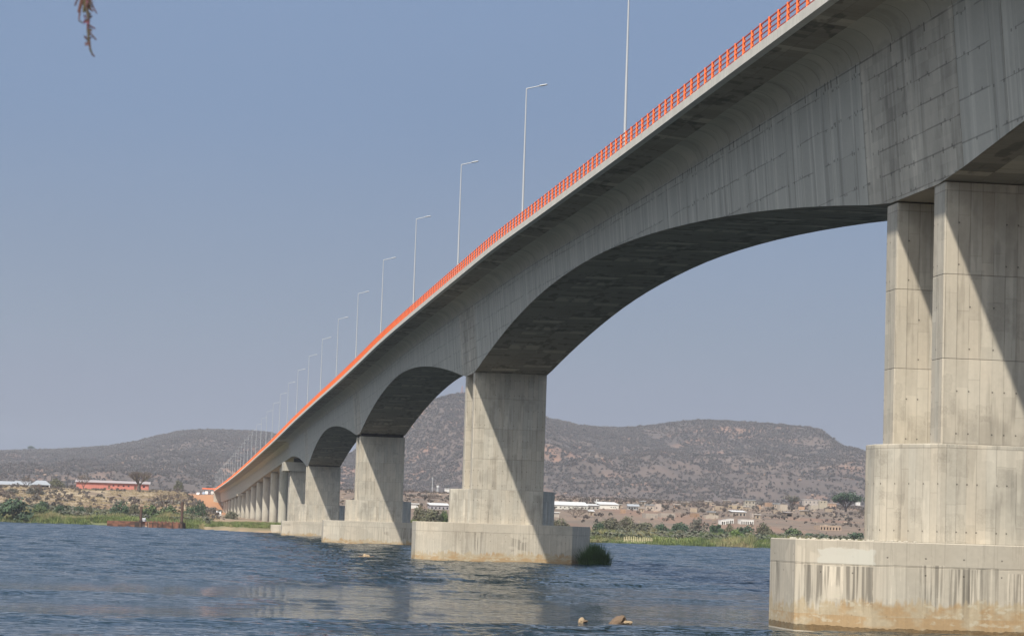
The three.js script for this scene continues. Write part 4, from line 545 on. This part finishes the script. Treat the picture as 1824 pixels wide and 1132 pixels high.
house('shack', 'small white roofed shack below the factory hall', 'hut', 1049, 1058, 912.5, 918, { wall: [0.44, 0.36, 0.28], roofMat: whiteTin, roof: 'shed', rise: 0.5, open: win(1, 0.0, 0.3, 0.7) });
house('block_house', 'grey tin roofed house with a row of dark windows right of the white block', 'house', 1119, 1138, 899.5, 908, { wall: [0.40, 0.39, 0.38], roof: 'gable', rise: 0.9, open: win(4, 0.25, 0.75, 0.45) });
house('block_house', 'tiny upper block house above the grey house with dark windows', 'house', 1142, 1150, 893, 899, { wall: [0.48, 0.40, 0.32], open: [[0.3, 0.2, 0.3, 0.6]] });
house('block_house', 'pale unplastered house with two square windows above the stick fence', 'house', 1151, 1167, 898, 909, { wall: [0.56, 0.48, 0.41], open: [[0.12, 0.35, 0.16, 0.25], [0.52, 0.35, 0.16, 0.25]] });
house('block_house', 'pale house right of the house with two square windows', 'house', 1168, 1178, 897, 909.5, { wall: [0.58, 0.49, 0.43], roof: 'none', open: [[0.1, 0.3, 0.2, 0.25]] });
house('ruined_wall', 'roofless grey stone walls below the pale houses', 'ruin', 1177, 1203, 913.5, 922, { wall: STN, roof: 'none', ruin: true, depth: 6, open: win(4, 0.1, 0.35, 0.5) });
house('ruined_wall', 'roofless stone walls left of the bare broad village tree', 'ruin', 1150, 1172, 914, 923, { wall: STN, roof: 'none', ruin: true, depth: 7, open: win(3, 0.1, 0.4, 0.55) });
house('block_house', 'square beige house right of the bare broad village tree', 'house', 1263, 1274, 910.5, 919, { wall: [0.48, 0.41, 0.32], open: [[0.65, 0, 0.2, 0.6]] });
house('ruined_wall', 'low grey wall remains below the square beige house', 'ruin', 1258, 1280, 919.5, 924.5, { wall: [0.40, 0.35, 0.29], roof: 'none', ruin: true, depth: 5, open: win(2, 0.1, 0.3, 0.6) });
house('block_house', 'tan roofless house above and right of the square beige house', 'house', 1274, 1289, 901, 909, { wall: TAN, roof: 'none', ruin: true, open: [[0.3, 0.25, 0.14, 0.3], [0.65, 0.25, 0.14, 0.3]] });
house('garden_wall', 'long tan wall left of the two storey house', 'wall', 1300, 1326, 900, 906, { wall: [0.52, 0.42, 0.29], roof: 'none', depth: 3 });
house('storey_house', 'two storey grey beige house high in the village', 'house', 1327, 1345, 889.5, 905, { wall: [0.45, 0.41, 0.34], rise: 0.3, open: [...win(3, 0.12, 0.35, 0.25), ...win(3, 0.6, 0.35, 0.22)] });
house('block_house', 'dark roofed low house right of the two storey house', 'house', 1346, 1360, 892, 898, { wall: GRY, roofMat: col(0.12, 0.11, 0.10), open: win(2, 0.2, 0.3, 0.5) });
house('long_shed', 'long low shed with a pale tin roof above both white arcades', 'shed', 1305, 1329, 912, 918.5, { wall: [0.36, 0.31, 0.26], roof: 'shed', rise: 0.6, depth: 7, roofMat: col(0.55, 0.55, 0.55), open: win(4, 0.05, 0.5, 0.6) });
house('block_house', 'small square pale hut right of the long low shed', 'hut', 1340, 1348, 914, 921, { wall: [0.52, 0.44, 0.38], roof: 'none', depth: 4 });
house('arcade_house', 'white arcade of three stepped arched bays above the bank bushes', 'arcade', 1285, 1293, 927, 934.5, { wall: [0.72, 0.71, 0.68], roof: 'flat', rise: 0.2, over: 0.05, roofMat: whiteTin, open_: true, depth: 5, open: [[0.12, 0, 0.3, 0.75, 1], [0.56, 0, 0.3, 0.75, 1]] });  // flat roof added over each arcade bay to darken its arches
house('arcade_house', 'middle bay of the stepped white arcade', 'arcade', 1293.2, 1299.5, 926, 933.5, { wall: [0.72, 0.71, 0.68], roof: 'flat', rise: 0.2, over: 0.05, roofMat: whiteTin, open_: true, depth: 5, open: [[0.12, 0, 0.3, 0.75, 1], [0.56, 0, 0.3, 0.75, 1]] });
house('arcade_house', 'upper right bay of the stepped white arcade', 'arcade', 1299.8, 1307, 924.5, 932.5, { wall: [0.72, 0.71, 0.68], roof: 'flat', rise: 0.2, over: 0.05, roofMat: whiteTin, open_: true, depth: 5, open: [[0.12, 0, 0.3, 0.75, 1], [0.56, 0, 0.3, 0.75, 1]] });
house('pillar_house', 'white open pillared building right of the stepped white arcade', 'arcade', 1320, 1343, 926.5, 934, { wall: [0.70, 0.68, 0.65], roof: 'flat', rise: 0.2, over: 0.05, roofMat: whiteTin, open_: true, depth: 5, open: win(6, 0, 0.55, 0.72) });  // roof slab put over the pillars to shade the interior
house('brick_ruin', 'long brick ruin with seven openings and an added roof on the brown slope', 'building', 1461, 1499, 935.5, 944.5, { wall: [0.38, 0.285, 0.215], roof: 'flat', rise: 0.15, over: 0, roofMat: col(0.3, 0.25, 0.2), open_: true, depth: 8, open: win(7, 0.15, 0.42, 0.55) });  // flat roof added to the ruin so its openings turn dark
house('block_house', 'small pale house with one window left of the grey green tree', 'house', 1379, 1389, 896, 905, { wall: [0.50, 0.41, 0.33], open: [[0.15, 0.4, 0.2, 0.25]] });
house('block_house', 'plain beige house touching the grey green upright tree', 'house', 1390, 1403, 898, 910, { wall: [0.52, 0.45, 0.37], roof: 'none', depth: 6 });
house('open_shed', 'dark open shed under the grey green upright tree', 'shed', 1401, 1412, 914, 920, { wall: [0.22, 0.17, 0.13], open_: true, depth: 7, roof: 'shed', rise: 0.4, roofMat: col(0.25, 0.22, 0.2), open: [[0.1, 0, 0.8, 0.7]] });
house('block_house', 'long pale house on the skyline of the village', 'house', 1433, 1461, 889, 898, { wall: [0.52, 0.46, 0.40], roofMat: col(0.46, 0.44, 0.42), open: win(4, 0.25, 0.25, 0.4) });
house('block_house', 'rounded pale hut below the long pale skyline house', 'hut', 1445, 1458, 899.5, 907.5, { wall: [0.50, 0.44, 0.36], roof: 'none', depth: 5 });
house('block_house', 'tall beige house with two small windows under its flat top', 'house', 1460, 1474, 891.5, 906, { wall: [0.50, 0.44, 0.34], roof: 'none', open: [[0.18, 0.75, 0.15, 0.13], [0.6, 0.75, 0.15, 0.13]] });
house('block_house', 'low brick house left of the round dark green tree', 'house', 1475, 1490, 895, 905.5, { wall: [0.42, 0.29, 0.21], roofMat: col(0.4, 0.36, 0.32), open: win(3, 0.3, 0.25, 0.3) });
house('white_house', 'small white house right of the round dark green tree', 'house', 1526, 1533, 891.5, 897, { wall: WHT, roofMat: whiteTin });
// more small walls of the village spread between those
{ const r = rng(1234), rows = [[1104, 905], [1110, 914], [1142, 912], [1206, 905], [1222, 900], [1236, 912], [1262, 899], [1292, 910], [1297, 897], [1330, 909], [1352, 906], [1372, 902], [1420, 899], [1428, 908], [1436, 916], [1350, 924], [1388, 915], [1480, 912], [1240, 921], [1310, 905]];
  const where = ['right of the white block', 'below the white block', 'below the house with dark windows', 'above the bare broad tree', 'on the skyline above the bare broad tree', 'right of the bare broad tree', 'at the skyline bare tree', 'left of the tan wall', 'on the skyline left of the two storey house', 'below the two storey house', 'right of the two storey house', 'left of the small pale one window house', 'right of the grey green tree at the skyline', 'right of the grey green tree trunk', 'below the skyline house', 'right of the white pillared building', 'below the plain beige house', 'below the low brick house', 'above the red earth patch', 'behind the tan wall'];
  rows.forEach(([x, y], i) => { const w = 6 + 7 * r(), h = 4.5 + 3 * r(), k = 0.8 + 0.3 * r(), ruin = r() < 0.5; house('mud_hut', `small ${ruin ? 'roofless brown hut' : 'flat roofed brown hut'} ${where[i]}`, 'hut', x - w / 2, x + w / 2, y - h, y, { wall: (r() < 0.6 ? TAN : BRN).map((c) => c * k), roof: ruin ? 'none' : 'flat', ruin, open: win(1 + Math.floor(r() * 2), 0.05 + 0.2 * r(), 0.3, 0.5), turn: (r() - 0.5) * 0.8, roofMat: col(0.4, 0.37, 0.34) }); }); }

// ---------------------------------------------------------------- barge, posts, vehicles, toll canopy, poles, stick fence
{ const s = 636, L = px(330, 940, s)[0] - px(190, 940, s)[0], rust = mapped(texture(512, 128, 20, 3, (u, v) => { const k = fbm(u * 0.9, v * 1.6, 5, 401), q = fbm(u * 5, v * 0.7, 3, 403); return blend([0.085, 0.04, 0.028], [0.20, 0.09, 0.055], sm(0.4, 0.6, k)).map((c) => c * (0.75 + 0.5 * q)); }), 0.02), pale = mapped(texture(128, 128, 3, 3, (u, v) => blend([0.48, 0.34, 0.26], [0.22, 0.10, 0.06], sm(0.45, 0.6, fbm(u * 2, v * 2, 4, 405)))), 0.01), dark = col(0.045, 0.03, 0.025);
  const t0 = px(190, 940, s)[0]; const o = thing('barge', 'long rusty flat barge moored at the left shore between two posts', 'barge', [t0 + L / 2, 0, s]);
  const hull = (a, b, h) => { const sh = new THREE.Shape([[a + 0.35, -0.5], [b - 0.35, -0.5], [b, h * 0.45], [b, h], [a, h], [a, h * 0.45]].map((p) => new THREE.Vector2(...p))); const g = new THREE.ExtrudeGeometry(sh, { depth: 6, bevelEnabled: true, bevelSize: 0.06, bevelThickness: 0.06, bevelSegments: 1 }); g.translate(0, 0, -6); return g; };
  const h2 = L / 2, k = (x) => (x - 190) / 140 * L - h2;
  part('hull', hull(k(190), k(247), 1.95), rust, o); part('hull', hull(k(248), k(329.5), 2.0), rust, o);
  part('worn_plate', new THREE.BoxGeometry(k(264) - k(252), 1.7, 0.05).translate((k(252) + k(264)) / 2, 1.0, 0.09), pale, o).userData.label = 'pale worn hull plate';
  for (const x of [262, 271, 280, 288, 306, 318]) part('fender', new THREE.BoxGeometry(0.22, 1.75, 0.2).translate(k(x), 0.95, 0.16), dark, o);
  for (const x of [325, 243]) part('fender_block', new THREE.BoxGeometry(1.2, 1.8, 0.3).translate(k(x), 1.0, 0.21), dark, o);
  for (let i = 0; i < 9; i++) part('deck_edge_bracket', new THREE.BoxGeometry(0.5, 0.28, 0.3).translate(k(268 + i * 6.5), 2.16, -0.3), rust, o);
  part('deck_winch', [new THREE.CylinderGeometry(0.35, 0.35, 1.1, 10).rotateZ(Math.PI / 2).translate(k(254), 2.6, -1.6), new THREE.BoxGeometry(1.5, 0.5, 1).translate(k(254), 2.3, -1.6)], col(0.4, 0.42, 0.45), o);
  [[249.5, 902, 'dark rusty mooring post at the middle of the barge'], [322.5, 893, 'tall rusty mooring post at the right end of the barge']].forEach(([x, y, label]) => { const [t] = px(x, 943, s - 1.2), H = px(x, y, s - 1.2)[1]; const p = thing('mooring_post', label, 'post', [t, 0, s - 1.2]); part('pile', new THREE.CylinderGeometry(0.36, 0.36, H + 1.5, 12).translate(0, H / 2 - 0.75, 0), col(0.085, 0.05, 0.036), p); part('collar', new THREE.CylinderGeometry(0.46, 0.46, 0.5, 12).translate(0, 2.1, 0), dark, p); });
}
function vehicle(name, label, cat, pos, turn, body, L = 4.4, van) {
  const o = thing(name, label, cat, pos, turn), b = col(...body, { roughness: 0.35 }), h = van ? 2.0 : 1.45, pts = van ? [[-L / 2, 0.35], [L / 2, 0.35], [L / 2, 1.0], [L / 2 - 0.6, 1.15], [L / 2 - 1.1, h], [-L / 2, h]] : [[-L / 2, 0.35], [L / 2, 0.35], [L / 2, 0.8], [L / 2 - 1.1, 0.95], [L / 2 - 1.8, h], [-L / 2 + 0.9, h], [-L / 2, 0.95]];
  const g = new THREE.ExtrudeGeometry(new THREE.Shape(pts.map((p) => new THREE.Vector2(...p))), { depth: 1.6, bevelEnabled: true, bevelSize: 0.06, bevelThickness: 0.08, bevelSegments: 2 }); g.translate(0, 0, -0.8); part('body', g, b, o);
  for (const z of [-0.89, 0.89]) { part('window', new THREE.BoxGeometry(van ? 0.9 : 0.8, 0.42, 0.03).translate(L / 2 - 1.75, h - 0.36, z), glassDark, o); part('window', new THREE.BoxGeometry(0.9, 0.42, 0.03).translate(-0.4, h - 0.36, z), glassDark, o); for (const x of [-L / 2 + 0.8, L / 2 - 0.8]) { const w = part('wheel', new THREE.CylinderGeometry(0.34, 0.34, 0.24, 14).rotateX(Math.PI / 2).translate(x, 0.34, z * 0.93), M.rubber, o); } }
  return o;
}
{ const [t1] = px(388, 924, 900), g1 = ground(t1, 900); vehicle('parked_van', 'white van parked in the grass before the farthest columns', 'van', [t1, g1 + 0.05, 900], -1.45, [0.55, 0.56, 0.58], 3.9, true);
  const sv = 1440; [[354, 880, [0.75, 0.75, 0.75], 'white car on the embankment farthest left by the toll canopy', false], [364, 882, [0.30, 0.36, 0.45], 'blue grey car under the left end of the toll canopy', false], [369, 884, [0.75, 0.75, 0.76], 'white van beside the round white sign at the bridge end', true]].forEach(([x, y, c, label, van]) => { const [t] = px(x, y, sv); vehicle(van ? 'parked_van' : 'parked_car', label, van ? 'van' : 'car', [t, Math.max(ground(t, sv), px(x, y, sv)[1] - 0.6), sv], 1.25, c, 4.4, van); });
  const [ts, ys] = px(377.5, 877, 1405), gs = ground(ts, 1405), o = thing('round_sign', 'round white traffic sign at the far end of the railing', 'sign', [ts, gs, 1405]); part('post', new THREE.CylinderGeometry(0.06, 0.06, ys - gs + 0.4, 8).translate(0, (ys - gs + 0.4) / 2, 0), M.galv, o); part('sign_face', new THREE.CylinderGeometry(0.9, 0.9, 0.06, 24).rotateX(Math.PI / 2).translate(0, ys - gs, 0.1), whiteTin, o);
  const st = 1600, [ta] = px(360, 869, st), yt = px(400, 870, st)[1], y0 = 17.2, c = thing('toll_canopy', 'flat orange toll canopy on thin posts behind the bridge end', 'canopy', [ta + 18, y0, st]), H = yt - y0; part('canopy_roof', new THREE.BoxGeometry(36, 0.6, 12).translate(0, H - 0.3, -6), M.orange, c); for (const x of [-17, -10.5, -4, 2.5, 9, 15.5]) for (const z of [-1, -11]) part('post', new THREE.CylinderGeometry(0.16, 0.16, H, 8).translate(x, H / 2 - 0.6, z), M.galv, c);
}
{ const s = hit(120, 869, 900, 1200), [t] = px(119.5, 869, s), g = ground(t, s), H = px(121, 840.5, s)[1] - g; const o = thing('utility_pole', 'dark wooden utility pole left of the pink building', 'pole', [t, g - 0.2, s]); part('pole', new THREE.CylinderGeometry(0.14, 0.2, H + 0.2, 8).translate(0, H / 2, 0), col(0.06, 0.05, 0.045), o); part('crossarm', new THREE.BoxGeometry(1.5, 0.16, 0.16).translate(0, H - 0.8, 0), col(0.06, 0.05, 0.045), o); part('transformer', new THREE.BoxGeometry(0.9, 1.5, 0.7).translate(-0.45, 1.4, 0.2), col(0.07, 0.07, 0.075), o); }
{ const o = thing('stick_fence', 'pale stick fence standing in the reeds along the right shore', 'fence', [107, 0, 604]), r = rng(71), m = col(0.60, 0.52, 0.33); for (let x = 1112; x < 1212; x += 3.3) { const s = 598 + 3 * r() - 2, y = 966.2 + (x - 1112) * 0.012, [t, yy] = px(x, y, s); const gy = ground(t, s); const g = new THREE.CylinderGeometry(0.10, 0.12, 1.6 + 0.6 * r(), 5); g.rotateZ((r() - 0.5) * 0.25); g.translate(t - 107, Math.max(yy, gy + 0.3) + 0.3, 604 - s); part('stake', g, m, o); }
  for (const h of [0.2, 0.75]) { const a = px(1112, 966.2, 597.5), b = px(1212, 967.4, 597.5); part('rail', plain(limb(new THREE.Vector3(a[0] - 107, a[1] + h, 6.5), new THREE.Vector3(b[0] - 107, b[1] + h, 6.5), 0.05, 0.05, [0.5, 0.4, 0.2])), m, o); } }
{ // hanging twig close to the camera, on a branch above the frame
  const d = 6.2, w = (x, y) => { const [t, yy] = px(x, y, d); return new THREE.Vector3(t, yy, -d); }, r = rng(5), K = [0.075, 0.05, 0.042], gs = [], root = w(152, -260);
  const o = thing('hanging_twig', 'dry brown seed twig hanging into the top left corner of the sky', 'twig', [root.x, root.y, d]); const L = (a, b, ra, rb) => gs.push(limb(w(...a), w(...b), ra, rb, K.map((c) => c * (0.8 + 0.5 * r())), 6));
  const stem = [[152, -260], [150, -120], [151, -30], [154, 14], [157, 34], [156, 52], [158, 72], [160, 87], [163, 95], [168, 101]]; for (let i = 0; i < stem.length - 1; i++) L(stem[i], stem[i + 1], i < 3 ? 0.006 : 0.0062 - i * 0.0004, i < 2 ? 0.006 : 0.0058 - i * 0.0005);
  [[[151, -30], [139, 22], 0.005], [[152, -20], [142, 18], 0.004], [[142, 18], [140, 36], 0.003], [[140, 36], [147, 41], 0.0022], [[153, -20], [165, 12], 0.004], [[165, 12], [172, 24], 0.0025], [[154, 10], [165, 20], 0.004], [[156, 44], [169, 51], 0.0032], [[157, 56], [171, 71], 0.0032], [[151, -40], [133, 10], 0.004], [[154, -20], [148, 22], 0.005], [[152, -25], [161, 16], 0.005]].forEach(([a, b, q]) => L(a, b, q, q * 0.6));
  const g = mergeGeometries(gs.map(plain2)); g.translate(-root.x, -root.y, d); part('stem', g, twigMat, o);
  const pods = []; for (let i = 0; i < 46; i++) { const y = -30 + 115 * Math.pow(r(), 1.3), c = w(154 + (y > 40 ? 3 : 0) + (r() - 0.5) * (y < 25 ? 22 : 9), y); pods.push([[c.x - root.x, c.y - root.y, (r() - 0.5) * 0.02], 0.010 + 0.010 * r(), [r() - 0.5, r() - 0.5, 1], [0.085, 0.062, 0.058].map((x) => x * (0.5 + r())), 2.2]); } part('dry_pods', cards(pods), std({ vertexColors: true, side: THREE.DoubleSide }), o);
  const br = plain2(limb(new THREE.Vector3(-0.5, 0.03, 0.1), new THREE.Vector3(0.6, -0.01, -0.1), 0.02, 0.014, K, 7)); part('branch', br, twigMat, o); }

renderer.render(scene, camera);
